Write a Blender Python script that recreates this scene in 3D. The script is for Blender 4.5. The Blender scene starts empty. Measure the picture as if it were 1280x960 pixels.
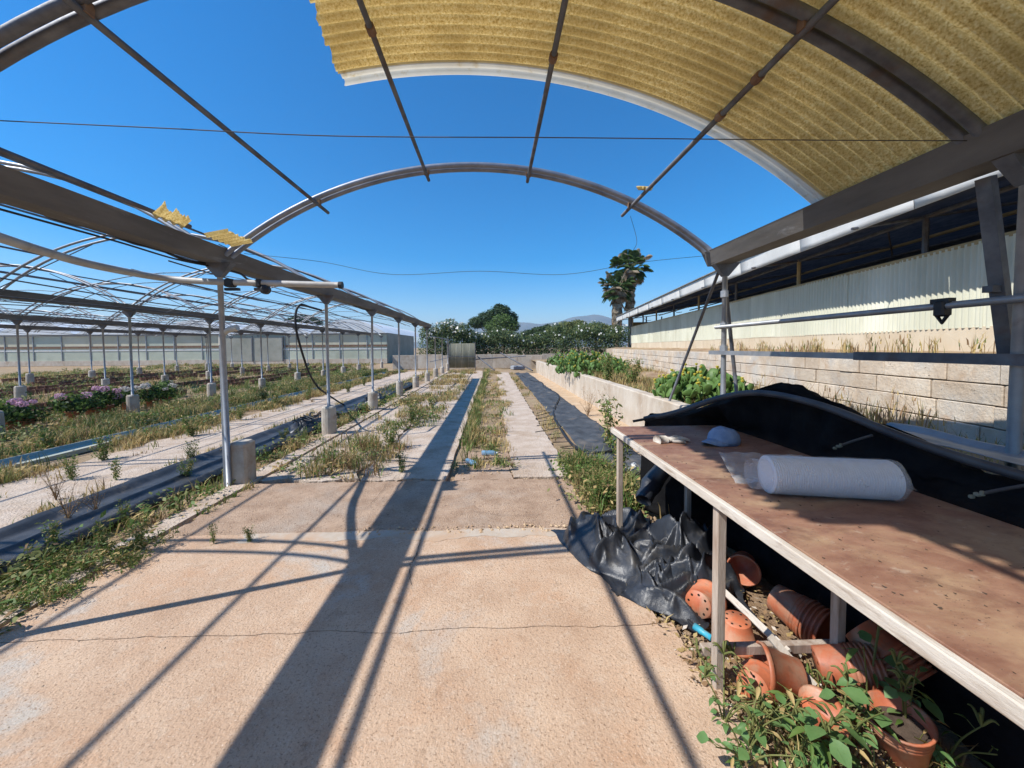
import bpy, math, random
import numpy as np
from mathutils import Vector, Matrix, noise as mnoise
R = math.radians
random.seed(7); rng = np.random.default_rng(7)
S = bpy.context.scene
COL = S.collection

# ------------------------------------------------------------------ camera
W0, H0, F = 1280.0, 960.0, 466.0            # photo size, focal length in photo pixels
CAMZ = 1.7
YAW, PITCH, ROLL = R(1.5), R(2.1), -0.007
VP = (616.0, 434.0)                          # where the aisle's lines meet
Rc = Matrix.Rotation(-YAW, 3, 'Z') @ Matrix.Rotation(R(90) - PITCH, 3, 'X') @ Matrix.Rotation(ROLL, 3, 'Z')
d = Rc.inverted() @ Vector((0, 1, 0))
CX = VP[0] - F * d.x / -d.z
CY = VP[1] + F * d.y / -d.z
cd = bpy.data.cameras.new('camera'); cam = bpy.data.objects.new('camera', cd); COL.objects.link(cam)
cam.matrix_world = Matrix.Translation((0, 0, CAMZ)) @ Rc.to_4x4()
cd.sensor_width = 36.0; cd.lens = 36.0 * F / W0
cd.shift_x = (W0 / 2 - CX) / W0; cd.shift_y = (CY - H0 / 2) / W0
cd.clip_start = 0.05; cd.clip_end = 9000
S.camera = cam
def ray(px, py):
    return Rc @ Vector(((px - CX) / F, -(py - CY) / F, -1))
O = Vector((0, 0, CAMZ))
def G(px, py, z=0.0):
    r = ray(px, py); return O + r * ((z - CAMZ) / r.z)
def AX(px, py, x):
    r = ray(px, py); return O + r * (x / r.x)
def AY(px, py, y):
    r = ray(px, py); return O + r * (y / r.y)

# ------------------------------------------------------------------ light
SHX, SHY = 0.846, 0.287                      # metres of shadow per metre of height
SUN_TO = Vector((-SHX, -SHY, 1)).normalized()
EL = math.asin(SUN_TO.z); AZ = math.atan2(SUN_TO.x, SUN_TO.y)
wd = bpy.data.worlds.new('World'); S.world = wd; wd.use_nodes = True
nt = wd.node_tree; bg = nt.nodes['Background']
sky = nt.nodes.new('ShaderNodeTexSky'); sky.sky_type = 'NISHITA'; sky.sun_disc = False
sky.sun_elevation = EL; sky.sun_rotation = AZ % (2 * math.pi)
sky.altitude = 0; sky.air_density = 1.0; sky.dust_density = 0.38; sky.ozone_density = 4.0
hs = nt.nodes.new('ShaderNodeHueSaturation'); hs.inputs['Saturation'].default_value = 1.58
nt.links.new(sky.outputs[0], hs.inputs['Color']); nt.links.new(hs.outputs[0], bg.inputs[0]); bg.inputs[1].default_value = 0.14
sd = bpy.data.lights.new('sun', 'SUN'); sd.energy = 5.0; sd.angle = R(0.5); sd.color = (1.0, 0.97, 0.92)
so = bpy.data.objects.new('sun', sd); COL.objects.link(so)
so.rotation_euler = SUN_TO.to_track_quat('Z', 'Y').to_euler(); so.location = (-20, -7, 25)
vs = S.view_settings; vs.view_transform = 'Standard'; vs.look = 'None'; vs.gamma = 1; vs.use_curve_mapping = False
vs.exposure = 0.38
S.cycles.max_bounces = 6; S.cycles.transparent_max_bounces = 12

# ------------------------------------------------------------------ materials
def newmat(name):
    m = bpy.data.materials.new(name); m.use_nodes = True
    return m, m.node_tree.nodes, m.node_tree.links
def ramp(N, stops):
    r = N.new('ShaderNodeValToRGB'); e = r.color_ramp.elements
    while len(e) < len(stops): e.new(0.5)
    for k, (p, c) in enumerate(stops):
        e[k].position = p; e[k].color = (*c, 1) if len(c) == 3 else c
    return r
def mixc(N, L, fac, a, b, mode='MIX'):
    m = N.new('ShaderNodeMix'); m.data_type = 'RGBA'; m.blend_type = mode
    for s, v in ((m.inputs[0], fac), (m.inputs[6], a), (m.inputs[7], b)):
        if hasattr(v, 'is_linked'): L.new(v, s)
        elif isinstance(v, (int, float)): s.default_value = v
        else: s.default_value = (*v, 1)
    return m.outputs[2]
def noise_n(N, L, vec, scale, detail=5, rough=0.6, dist=0.0):
    n = N.new('ShaderNodeTexNoise'); n.inputs['Scale'].default_value = scale
    n.inputs['Detail'].default_value = detail; n.inputs['Roughness'].default_value = rough
    n.inputs['Distortion'].default_value = dist
    L.new(vec, n.inputs['Vector']); return n.outputs[0]
def pos_vec(N, L, stretch=None):
    g = N.new('ShaderNodeNewGeometry')
    if not stretch: return g.outputs['Position']
    mp = N.new('ShaderNodeMapping'); mp.inputs['Scale'].default_value = stretch
    L.new(g.outputs['Position'], mp.inputs[0]); return mp.outputs[0]
def mat(name, c1, c2, scale=3.0, rough=0.8, bump=0.0, bscale=40.0, metal=0.0, stretch=None, stains=(), speck=None,
        rnd=0.0, trans=0.0, spec=0.4, vor=0.0, vscale=80.0, lo=0.35, hi=0.65, brel=None):
    """procedural surface: two tones by noise, extra stains (colour, scale, lo, hi, amount), fine relief"""
    m, N, L = newmat(name); p = N['Principled BSDF']
    v = pos_vec(N, L, stretch)
    r = ramp(N, [(lo, c1), (hi, c2)]); L.new(noise_n(N, L, v, scale), r.inputs[0]); col = r.outputs[0]
    for (sc, ss, a, b, amt) in stains:
        q = ramp(N, [(a, (0, 0, 0)), (b, (amt, amt, amt))]); L.new(noise_n(N, L, v, ss, 6, 0.65, 0.4), q.inputs[0])
        col = mixc(N, L, q.outputs[0], col, sc)
    for sp_ in (speck if isinstance(speck, list) else [speck] if speck else []):
        q = ramp(N, [(sp_[2], (0, 0, 0)), (sp_[3], (1, 1, 1))]); L.new(noise_n(N, L, v, sp_[1], 3, 0.7), q.inputs[0])
        col = mixc(N, L, q.outputs[0], col, sp_[0])
    if rnd:
        oi = N.new('ShaderNodeObjectInfo'); h = N.new('ShaderNodeHueSaturation')
        mr = N.new('ShaderNodeMapRange'); mr.inputs[3].default_value = 1 - rnd; mr.inputs[4].default_value = 1 + rnd
        L.new(oi.outputs['Random'], mr.inputs[0]); L.new(mr.outputs[0], h.inputs['Value']); L.new(col, h.inputs['Color'])
        col = h.outputs[0]
    L.new(col, p.inputs['Base Color'])
    rr = N.new('ShaderNodeMapRange'); rr.inputs[3].default_value = max(0.02, rough - 0.1); rr.inputs[4].default_value = min(1, rough + 0.1)
    L.new(noise_n(N, L, v, scale * 5, 3), rr.inputs[0]); L.new(rr.outputs[0], p.inputs['Roughness'])
    p.inputs['Metallic'].default_value = metal; p.inputs['Specular IOR Level'].default_value = spec
    if bump or vor:
        hsock = noise_n(N, L, v if not brel else pos_vec(N, L, brel), bscale, 6, 0.7)
        if vor:
            vo = N.new('ShaderNodeTexVoronoi'); vo.inputs['Scale'].default_value = vscale; L.new(v, vo.inputs['Vector'])
            a = N.new('ShaderNodeMath'); a.operation = 'MULTIPLY_ADD'; a.inputs[1].default_value = -vor
            L.new(vo.outputs[0], a.inputs[0]); L.new(hsock, a.inputs[2]); hsock = a.outputs[0]
        b = N.new('ShaderNodeBump'); b.inputs['Strength'].default_value = 1.0; b.inputs['Distance'].default_value = bump
        L.new(hsock, b.inputs['Height']); L.new(b.outputs[0], p.inputs['Normal'])
    if trans:
        t = N.new('ShaderNodeBsdfTranslucent'); L.new(col, t.inputs[0])
        mx = N.new('ShaderNodeMixShader'); mx.inputs[0].default_value = trans
        L.new(p.outputs[0], mx.inputs[1]); L.new(t.outputs[0], mx.inputs[2])
        L.new(mx.outputs[0], N['Material Output'].inputs[0])
    return m
def glassy(name, col, alpha, rough=0.15):
    m, N, L = newmat(name); p = N['Principled BSDF']
    p.inputs['Base Color'].default_value = (*col, 1); p.inputs['Roughness'].default_value = rough
    t = N.new('ShaderNodeBsdfTransparent'); mx = N.new('ShaderNodeMixShader'); v = pos_vec(N, L)
    q = ramp(N, [(0.3, (alpha * 0.6,) * 3), (0.7, (min(1, alpha * 1.4),) * 3)]); L.new(noise_n(N, L, v, 14), q.inputs[0])
    L.new(q.outputs[0], mx.inputs[0]); L.new(t.outputs[0], mx.inputs[1]); L.new(p.outputs[0], mx.inputs[2])
    L.new(mx.outputs[0], N['Material Output'].inputs[0]); return m
M = {}
GREY = (0.40, 0.40, 0.37)
M['slab'] = mat('pink_concrete', (0.45, 0.30, 0.20), (0.58, 0.42, 0.295), 1.7, 0.95, 0.007, 52, vor=0.25, vscale=85, spec=0.1,
    stains=[((0.47, 0.43, 0.375), 0.9, 0.54, 0.62, 0.85), ((0.50, 0.29, 0.17), 2.3, 0.5, 0.7, 0.6), ((0.30, 0.19, 0.12), 5.5, 0.60, 0.72, 0.7), ((0.58, 0.46, 0.35), 11, 0.52, 0.7, 0.5)],
    speck=[((0.30, 0.20, 0.13), 62, 0.56, 0.66), ((0.16, 0.10, 0.07), 120, 0.62, 0.68), ((0.62, 0.50, 0.39), 95, 0.60, 0.68)])
M['slab2'] = mat('rough_concrete', (0.34, 0.225, 0.15), (0.47, 0.33, 0.23), 4.0, 0.95, 0.008, 70, vor=0.7, vscale=110, spec=0.2,
    stains=[((0.40, 0.36, 0.31), 0.9, 0.5, 0.7, 0.6), ((0.22, 0.12, 0.07), 2.4, 0.6, 0.75, 0.6)], speck=[((0.17, 0.11, 0.07), 40, 0.58, 0.68), ((0.56, 0.44, 0.33), 70, 0.58, 0.68)])
M['path'] = mat('worn_path_concrete', (0.43, 0.33, 0.25), (0.56, 0.46, 0.37), 3.0, 0.95, 0.012, 28, vor=0.6, vscale=50, spec=0.2,
    stains=[((0.33, 0.22, 0.13), 1.6, 0.52, 0.7, 0.7), ((0.55, 0.48, 0.40), 0.8, 0.55, 0.7, 0.6)], speck=[((0.2, 0.14, 0.09), 30, 0.60, 0.70), ((0.58, 0.48, 0.38), 55, 0.60, 0.68)])
M['joint'] = mat('cement_joint', (0.44, 0.36, 0.28), (0.50, 0.43, 0.35), 5, 0.92, 0.004, 80, stains=[((0.47, 0.32, 0.21), 1.6, 0.44, 0.58, 1.0)], speck=((0.2, 0.13, 0.09), 75, 0.65, 0.72))
M['crackfill'] = mat('crack_dirt', (0.06, 0.04, 0.028), (0.13, 0.09, 0.06), 12, 1.0)
M['soil'] = mat('dry_soil', (0.27, 0.18, 0.11), (0.41, 0.30, 0.20), 1.5, 1.0, 0.03, 18, spec=0.1,
    stains=[((0.30, 0.24, 0.13), 0.7, 0.45, 0.65, 0.7), ((0.16, 0.11, 0.07), 5, 0.58, 0.75, 0.6)], speck=((0.5, 0.42, 0.33), 26, 0.66, 0.74))
M['sand'] = mat('sandy_strip', (0.45, 0.31, 0.19), (0.55, 0.41, 0.27), 2.5, 0.97, 0.01, 30, spec=0.15,
    stains=[((0.36, 0.21, 0.12), 2, 0.55, 0.7, 0.6)])
M['block'] = mat('footing_concrete', (0.36, 0.31, 0.25), (0.48, 0.43, 0.36), 6, 0.95, 0.006, 45, rnd=0.12,
    stains=[((0.30, 0.19, 0.12), 4, 0.52, 0.7, 0.7)], speck=((0.15, 0.12, 0.1), 60, 0.68, 0.75))
M['wallconc'] = mat('channel_wall_concrete', (0.45, 0.37, 0.28), (0.56, 0.49, 0.40), 2.0, 0.95, 0.006, 30, stretch=(1, 1, 0.6),
    stains=[((0.34, 0.24, 0.16), 1.5, 0.52, 0.7, 0.7), ((0.60, 0.55, 0.48), 5, 0.55, 0.7, 0.6)], speck=((0.2, 0.15, 0.1), 45, 0.68, 0.75))
M['stone'] = mat('retaining_block', (0.50, 0.39, 0.28), (0.62, 0.52, 0.40), 3.0, 0.95, 0.016, 22, rnd=0.10,
    stains=[((0.48, 0.45, 0.40), 1.3, 0.46, 0.62, 0.9), ((0.40, 0.25, 0.14), 2.6, 0.56, 0.7, 0.7), ((0.66, 0.58, 0.47), 6, 0.55, 0.68, 0.7)], speck=((0.22, 0.16, 0.11), 30, 0.66, 0.74))
M['mortar'] = mat('mortar', (0.36, 0.29, 0.21), (0.47, 0.38, 0.29), 6, 1.0, 0.01, 30)
M['plaster'] = mat('cream_plaster', (0.56, 0.45, 0.31), (0.64, 0.54, 0.40), 2.0, 0.9, 0.004, 20, stretch=(1, 1, 0.4),
    stains=[((0.40, 0.28, 0.17), 1.8, 0.54, 0.75, 0.6)])
M['corr'] = mat('pale_corrugated', (0.52, 0.51, 0.39), (0.66, 0.645, 0.52), 1.2, 0.6, 0.0, stretch=(1, 1, 0.25), rnd=0.05,
    stains=[((0.36, 0.33, 0.23), 2.0, 0.52, 0.75, 0.6)])
M['white'] = mat('white_sheet', (0.70, 0.69, 0.65), (0.80, 0.79, 0.75), 2, 0.6, 0.0, stains=[((0.5, 0.46, 0.39), 3, 0.6, 0.78, 0.5)], trans=0.2)
M['greyroof'] = mat('grey_roof_sheet', (0.20, 0.20, 0.19), (0.30, 0.29, 0.27), 2, 0.8)
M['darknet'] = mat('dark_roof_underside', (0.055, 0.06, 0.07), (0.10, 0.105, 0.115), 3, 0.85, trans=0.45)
M['galv'] = mat('galvanised_steel', (0.26, 0.27, 0.285), (0.37, 0.38, 0.39), 5, 0.5, 0.0, 90, metal=0.5,
    stains=[((0.17, 0.12, 0.09), 5, 0.58, 0.75, 0.5)])
M['galvd'] = mat('dull_steel', (0.095, 0.10, 0.115), (0.17, 0.178, 0.195), 7, 0.6, 0.0008, 70, metal=0.5,
    stains=[((0.14, 0.085, 0.055), 4, 0.52, 0.7, 0.7)])
M['galvm'] = mat('grey_arch_steel', (0.17, 0.185, 0.215), (0.28, 0.295, 0.33), 4, 0.45, metal=0.45, stains=[((0.13, 0.09, 0.07), 3, 0.56, 0.72, 0.6)])
M['gutter'] = mat('weathered_gutter', (0.10, 0.094, 0.088), (0.165, 0.155, 0.145), 4, 0.8, 0.003, 30, stretch=(1, 0.25, 1), metal=0.1,
    stains=[((0.12, 0.10, 0.08), 3, 0.5, 0.7, 0.6), ((0.34, 0.34, 0.34), 6, 0.6, 0.72, 0.6)])
M['rust'] = mat('rusty_steel', (0.16, 0.09, 0.06), (0.26, 0.17, 0.11), 8, 0.85, 0.001, 60, metal=0.2)
M['pvc'] = mat('aged_pvc', (0.50, 0.48, 0.42), (0.60, 0.58, 0.52), 4, 0.5, stains=[((0.34, 0.29, 0.22), 5, 0.55, 0.72, 0.6)])
M['pipew'] = mat('pale_plastic_pipe', (0.36, 0.34, 0.30), (0.47, 0.45, 0.41), 5, 0.5, stains=[((0.25, 0.21, 0.16), 6, 0.5, 0.7, 0.6)])
M['black'] = mat('black_rubber', (0.012, 0.012, 0.013), (0.025, 0.025, 0.027), 8, 0.5)
M['pipeblack'] = mat('dusty_black_pipe', (0.035, 0.038, 0.046), (0.07, 0.073, 0.08), 6, 0.4)
M['wire'] = mat('dark_wire', (0.05, 0.045, 0.045), (0.09, 0.08, 0.075), 8, 0.7)
M['liner'] = mat('black_liner', (0.022, 0.024, 0.027), (0.05, 0.052, 0.056), 5, 0.5, 0.004, 22, stains=[((0.22, 0.18, 0.13), 3, 0.57, 0.75, 0.6)], spec=0.5)
M['cloth'] = mat('woven_groundcloth', (0.035, 0.04, 0.047), (0.075, 0.082, 0.09), 4, 0.75, 0.004, 60, stains=[((0.26, 0.2, 0.14), 2, 0.55, 0.75, 0.6)])
M['net'] = mat('black_shade_net', (0.005, 0.005, 0.006), (0.012, 0.012, 0.013), 7, 0.9, 0.004, 60, stains=[((0.035, 0.032, 0.03), 2, 0.58, 0.75, 0.4)], spec=0.1)
M['film'] = mat('black_plastic', (0.014, 0.016, 0.02), (0.034, 0.038, 0.047), 4, 0.4, 0.003, 40, spec=0.5,
    stains=[((0.16, 0.14, 0.11), 5, 0.54, 0.74, 0.5)])
M['greyfilm'] = mat('grey_film', (0.24, 0.26, 0.29), (0.36, 0.38, 0.40), 3, 0.5, 0.004, 18, stains=[((0.15, 0.14, 0.13), 4, 0.55, 0.75, 0.5)])
M['ply'] = mat('film_plywood', (0.20, 0.095, 0.06), (0.30, 0.165, 0.105), 5, 0.55, 0.0012, 60, stretch=(1.4, 2.2, 1),
    stains=[((0.40, 0.27, 0.16), 1.3, 0.5, 0.66, 0.8), ((0.13, 0.06, 0.04), 2.6, 0.54, 0.7, 0.7), ((0.46, 0.36, 0.27), 9, 0.6, 0.72, 0.6)], speck=((0.09, 0.05, 0.035), 60, 0.64, 0.70))
M['whitewood'] = mat('weathered_batten', (0.46, 0.40, 0.33), (0.60, 0.55, 0.48), 6, 0.85, 0.003, 50, stretch=(3, 0.5, 3),
    stains=[((0.24, 0.16, 0.10), 7, 0.55, 0.72, 0.8)])
M['legwood'] = mat('grey_leg_timber', (0.33, 0.25, 0.19), (0.47, 0.40, 0.33), 8, 0.85, 0.003, 60, stretch=(3, 3, 0.4),
    stains=[((0.2, 0.11, 0.07), 5, 0.5, 0.7, 0.7)])
M['terra'] = mat('terracotta_plastic', (0.38, 0.10, 0.045), (0.50, 0.16, 0.075), 7, 0.5, 0.001, 40, rnd=0.2,
    stains=[((0.40, 0.27, 0.18), 6, 0.46, 0.66, 0.85), ((0.20, 0.12, 0.08), 13, 0.56, 0.7, 0.7)])
M['potsoil'] = mat('potting_soil', (0.05, 0.035, 0.025), (0.1, 0.07, 0.05), 20, 1, 0.01, 50)
M['foam'] = mat('white_foam', (0.74, 0.75, 0.78), (0.80, 0.81, 0.84), 3, 0.5, trans=0.15)
M['bag'] = glassy('clear_sleeve', (0.85, 0.87, 0.9), 0.22, 0.12)
M['capblue'] = mat('blue_cotton', (0.13, 0.21, 0.36), (0.24, 0.33, 0.48), 12, 0.85, 0.0015, 120)
M['glove'] = mat('dirty_glove', (0.42, 0.38, 0.32), (0.58, 0.53, 0.46), 20, 0.9, 0.003, 90, stains=[((0.2, 0.16, 0.12), 14, 0.52, 0.7, 0.7)])
M['bottle'] = glassy('blue_pet', (0.22, 0.42, 0.62), 0.5, 0.08)
M['blue'] = mat('turquoise_fitting', (0.03, 0.30, 0.42), (0.05, 0.38, 0.52), 10, 0.45, stains=[((0.25, 0.2, 0.15), 20, 0.55, 0.7, 0.6)])
M['hill'] = mat('distant_hill', (0.075, 0.10, 0.085), (0.14, 0.15, 0.12), 0.01, 1.0)
M['bark'] = mat('bark', (0.14, 0.10, 0.07), (0.24, 0.18, 0.13), 5, 0.95, 0.02, 15, stretch=(1, 1, 0.3))
def leafm(name, c1, c2, scale=2.0, trans=0.3, rough=0.6):
    return mat(name, c1, c2, scale, rough, trans=trans, spec=0.3)
M['g1'] = leafm('fresh_leaf', (0.085, 0.15, 0.03), (0.15, 0.23, 0.055), 3)
M['g2'] = leafm('olive_leaf', (0.15, 0.17, 0.05), (0.24, 0.25, 0.085), 3)
M['dry'] = leafm('straw', (0.42, 0.30, 0.12), (0.56, 0.43, 0.20), 3, 0.3, 0.8)
M['brown'] = leafm('dead_brown_stalk', (0.22, 0.13, 0.065), (0.34, 0.22, 0.12), 3, 0.2, 0.85)
M['gd'] = leafm('dark_leaf', (0.022, 0.05, 0.014), (0.045, 0.085, 0.024), 1.0)
M['gp'] = leafm('pine_needle', (0.020, 0.046, 0.016), (0.045, 0.080, 0.026), 0.6, 0.2)
M['go'] = leafm('oleander_leaf', (0.075, 0.12, 0.045), (0.13, 0.18, 0.075), 0.9, 0.3)
M['gpalm'] = leafm('palm_leaf', (0.055, 0.11, 0.03), (0.10, 0.165, 0.05), 1.0, 0.25)
M['deadfrond'] = leafm('dead_frond', (0.30, 0.24, 0.17), (0.46, 0.39, 0.29), 2.0, 0.2, 0.85)
M['gbig'] = leafm('broad_leaf', (0.10, 0.20, 0.06), (0.16, 0.28, 0.10), 9, 0.3, 0.5)
M['cactus'] = leafm('cactus_pad', (0.07, 0.145, 0.03), (0.14, 0.23, 0.06), 9, 0.15, 0.5)
M['yellow'] = leafm('yellow_bloom', (0.60, 0.50, 0.06), (0.70, 0.60, 0.12), 5)
M['wbloom'] = leafm('white_bloom', (0.72, 0.70, 0.63), (0.80, 0.78, 0.72), 5)
M['pink'] = leafm('pink_bloom', (0.60, 0.32, 0.45), (0.75, 0.52, 0.62), 12)
M['palebloom'] = leafm('pale_bloom', (0.62, 0.55, 0.50), (0.75, 0.70, 0.64), 12)
M['chan'] = mat('green_channel', (0.30, 0.34, 0.28), (0.42, 0.43, 0.36), 2, 0.95, 0.004, 30, stains=[((0.40, 0.38, 0.33), 1.2, 0.5, 0.7, 0.6)])
M['potrow'] = mat('brown_pot', (0.16, 0.075, 0.05), (0.27, 0.14, 0.095), 3, 0.8)
M['ghwall'] = mat('greenhouse_film', (0.40, 0.43, 0.33), (0.50, 0.52, 0.41), 0.3, 0.5, stains=[((0.30, 0.32, 0.25), 0.5, 0.5, 0.7, 0.6)], rnd=0.06)
M['ghcream'] = mat('cream_panel', (0.50, 0.47, 0.33), (0.60, 0.56, 0.42), 0.5, 0.6, rnd=0.05)
M['ghdoor'] = mat('grey_tarp_door', (0.26, 0.26, 0.21), (0.36, 0.35, 0.29), 0.8, 0.8)
M['ghroof'] = mat('white_roof_film', (0.62, 0.64, 0.64), (0.74, 0.75, 0.74), 0.5, 0.5)
M['panel'] = mat('dirty_panel', (0.16, 0.16, 0.115), (0.26, 0.25, 0.19), 1.2, 0.8, stretch=(2, 2, 0.5))
M['yellowpost'] = mat('yellow_timber', (0.34, 0.26, 0.13), (0.44, 0.34, 0.19), 4, 0.8)
def roofmat():
    m, N, L = newmat('algae_fibreglass'); p = N['Principled BSDF']; v = pos_vec(N, L, (1, 1, 1))
    r = ramp(N, [(0.34, (0.40, 0.25, 0.06)), (0.5, (0.72, 0.53, 0.19)), (0.66, (0.86, 0.72, 0.36))])
    L.new(noise_n(N, L, v, 70, 5, 0.7), r.inputs[0])
    q = ramp(N, [(0.45, (0, 0, 0)), (0.65, (0.65, 0.65, 0.65))]); L.new(noise_n(N, L, v, 1.6, 5, 0.6), q.inputs[0])
    c = mixc(N, L, q.outputs[0], r.outputs[0], (0.44, 0.30, 0.09))
    L.new(c, p.inputs['Base Color']); p.inputs['Roughness'].default_value = 0.85
    b = N.new('ShaderNodeBump'); b.inputs['Distance'].default_value = 0.004; L.new(noise_n(N, L, v, 90, 5, 0.7), b.inputs['Height']); L.new(b.outputs[0], p.inputs['Normal'])
    t = N.new('ShaderNodeBsdfTranslucent'); L.new(c, t.inputs[0]); mx = N.new('ShaderNodeMixShader'); mx.inputs[0].default_value = 0.36
    L.new(p.outputs[0], mx.inputs[1]); L.new(t.outputs[0], mx.inputs[2]); L.new(mx.outputs[0], N['Material Output'].inputs[0])
    return m
M['roof'] = roofmat()
M['roofedge'] = mat('clean_fibreglass', (0.66, 0.62, 0.50), (0.74, 0.71, 0.60), 5, 0.6, 0.002, 40, trans=0.5, stains=[((0.5, 0.36, 0.12), 9, 0.58, 0.72, 0.7)])

# ------------------------------------------------------------------ mesh helpers
class MB:
    def __init__(s): s.v = []; s.f = []; s.m = []
    def add(s, vs, fs, mi=0):
        o = len(s.v); s.v += [tuple(p) for p in vs]; s.f += [tuple(i + o for i in f) for f in fs]; s.m += [mi] * len(fs); return s
    def box(s, c, size, rot=None, mi=0, bev=0.0):
        hx, hy, hz = (a / 2 for a in size); c = Vector(c)
        if bev:
            b = min(bev, hx * .45, hy * .45, hz * .45); vs = []
            for ax in range(3):
                pass
            prof = [(-hx + b, -hy), (hx - b, -hy), (hx, -hy + b), (hx, hy - b), (hx - b, hy), (-hx + b, hy), (-hx, hy - b), (-hx, -hy + b)]
            inn = [(x * (hx - b) / hx, y * (hy - b) / hy) for x, y in prof]
            rings = [(inn, -hz), (prof, -hz + b), (prof, hz - b), (inn, hz)]
            for pr, z in rings: vs += [Vector((x, y, z)) for x, y in pr]
            fs = [tuple(range(7, -1, -1)), tuple(range(24, 32))]
            for k in range(3):
                for i in range(8): fs.append((k * 8 + i, k * 8 + (i + 1) % 8, k * 8 + 8 + (i + 1) % 8, k * 8 + 8 + i))
        else:
            vs = [Vector((x, y, z)) for z in (-hz, hz) for x, y in ((-hx, -hy), (hx, -hy), (hx, hy), (-hx, hy))]
            fs = [(3, 2, 1, 0), (4, 5, 6, 7), (0, 1, 5, 4), (1, 2, 6, 5), (2, 3, 7, 6), (3, 0, 4, 7)]
        if rot is not None: vs = [rot @ p for p in vs]
        return s.add([p + c for p in vs], fs, mi)
    def bar(s, a, b, w, h, mi=0, roll=0.0):
        a, b = Vector(a), Vector(b); dd = b - a
        q = dd.to_track_quat('Y', 'Z').to_matrix() @ Matrix.Rotation(roll, 3, 'Y')
        return s.box((a + b) / 2, (w, dd.length, h), q, mi)
    def tube(s, pts, r, n=8, mi=0, cap=True):
        pts = [Vector(p) for p in pts]; rs = r if isinstance(r, (list, tuple)) else [r] * len(pts); vs = []; fs = []
        up = None
        for i, p in enumerate(pts):
            t = (pts[min(i + 1, len(pts) - 1)] - pts[max(i - 1, 0)]).normalized()
            if up is None:
                up = Vector((0, 0, 1)) if abs(t.z) < .9 else Vector((1, 0, 0))
            up = (up - t * up.dot(t)).normalized(); sd_ = t.cross(up)
            for k in range(n):
                a = 2 * math.pi * k / n; vs.append(p + (up * math.cos(a) + sd_ * math.sin(a)) * rs[i])
        for i in range(len(pts) - 1):
            for k in range(n): fs.append((i * n + k, i * n + (k + 1) % n, (i + 1) * n + (k + 1) % n, (i + 1) * n + k))
        if cap: fs += [tuple(range(n)), tuple(range(len(vs) - 1, len(vs) - n - 1, -1))]
        return s.add(vs, fs, mi)
    def lathe(s, prof, n=20, M4=None, mi=0):
        vs = []; fs = []
        for (r_, z) in prof:
            for k in range(n):
                a = 2 * math.pi * k / n; p = Vector((r_ * math.cos(a), r_ * math.sin(a), z)); vs.append(M4 @ p if M4 else p)
        for i in range(len(prof) - 1):
            for k in range(n): fs.append((i * n + k, i * n + (k + 1) % n, (i + 1) * n + (k + 1) % n, (i + 1) * n + k))
        if prof[0][0] > 1e-5: fs.append(tuple(range(n - 1, -1, -1)))
        if prof[-1][0] > 1e-5: fs.append(tuple(range(len(vs) - n, len(vs))))
        return s.add(vs, fs, mi)
    def grid(s, fn, nu, nv, mi=0):
        vs = [Vector(fn(i / nu, j / nv)) for j in range(nv + 1) for i in range(nu + 1)]
        fs = [(j * (nu + 1) + i, j * (nu + 1) + i + 1, (j + 1) * (nu + 1) + i + 1, (j + 1) * (nu + 1) + i) for j in range(nv) for i in range(nu)]
        return s.add(vs, fs, mi)
    def mesh(s, name, mats, smooth=False):
        me = bpy.data.meshes.new(name); me.from_pydata(s.v, [], s.f)
        for m in (mats if isinstance(mats, (list, tuple)) else [mats]): me.materials.append(M[m])
        if any(s.m): me.polygons.foreach_set('material_index', s.m)
        if smooth: me.polygons.foreach_set('use_smooth', [True] * len(s.f))
        me.update(); return me
    def build(s, name, mats, parent=None, smooth=False, thick=0):
        o = bpy.data.objects.new(name, s.mesh(name, mats, smooth)); COL.objects.link(o); o.parent = parent
        if smooth == 'auto': pass
        if thick:
            md = o.modifiers.new('thick', 'SOLIDIFY'); md.thickness = thick; md.offset = 0
        return o
def link(name, me, parent=None, loc=(0, 0, 0), rot=(0, 0, 0), sc=(1, 1, 1)):
    o = bpy.data.objects.new(name, me); COL.objects.link(o); o.parent = parent
    o.location = loc; o.rotation_euler = rot; o.scale = sc; return o
def tag(o, label=None, cat=None, group=None, kind=None):
    if label: o['label'] = label
    if cat: o['category'] = cat
    if group: o['group'] = group
    if kind: o['kind'] = kind
    return o
def empty(name, loc, label, cat, group=None, rz=0.0):
    o = bpy.data.objects.new(name, None); COL.objects.link(o); o.location = loc; o.rotation_euler.z = rz
    o.empty_display_size = .1; return tag(o, label, cat, group)
def under(o, parent):
    """parent keeping world coordinates (meshes built in world space under a thing's empty)"""
    o.parent = parent; o.matrix_parent_inverse = Matrix.Translation(parent.location).inverted() if parent.rotation_euler.z == 0 else (Matrix.Translation(parent.location) @ Matrix.Rotation(parent.rotation_euler.z, 4, 'Z')).inverted()
    return o
def spline(pts, n=8):
    P = [Vector(p) for p in pts]; out = []
    for i in range(len(P) - 1):
        a, b, c, e = P[max(i - 1, 0)], P[i], P[i + 1], P[min(i + 2, len(P) - 1)]
        for k in range(n):
            t = k / n; out.append(0.5 * ((2 * b) + (c - a) * t + (2 * a - 5 * b + 4 * c - e) * t * t + (3 * b - a - 3 * c + e) * t ** 3))
    return out + [P[-1]]
def nz(x, y, z=0.0): return mnoise.noise(Vector((x, y, z)))
def fbm(x, y, z=0.0): return nz(x, y, z) + .5 * nz(2.1 * x, 2.1 * y, z + 7) + .25 * nz(4.3 * x, 4.3 * y, z + 3)
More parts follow.
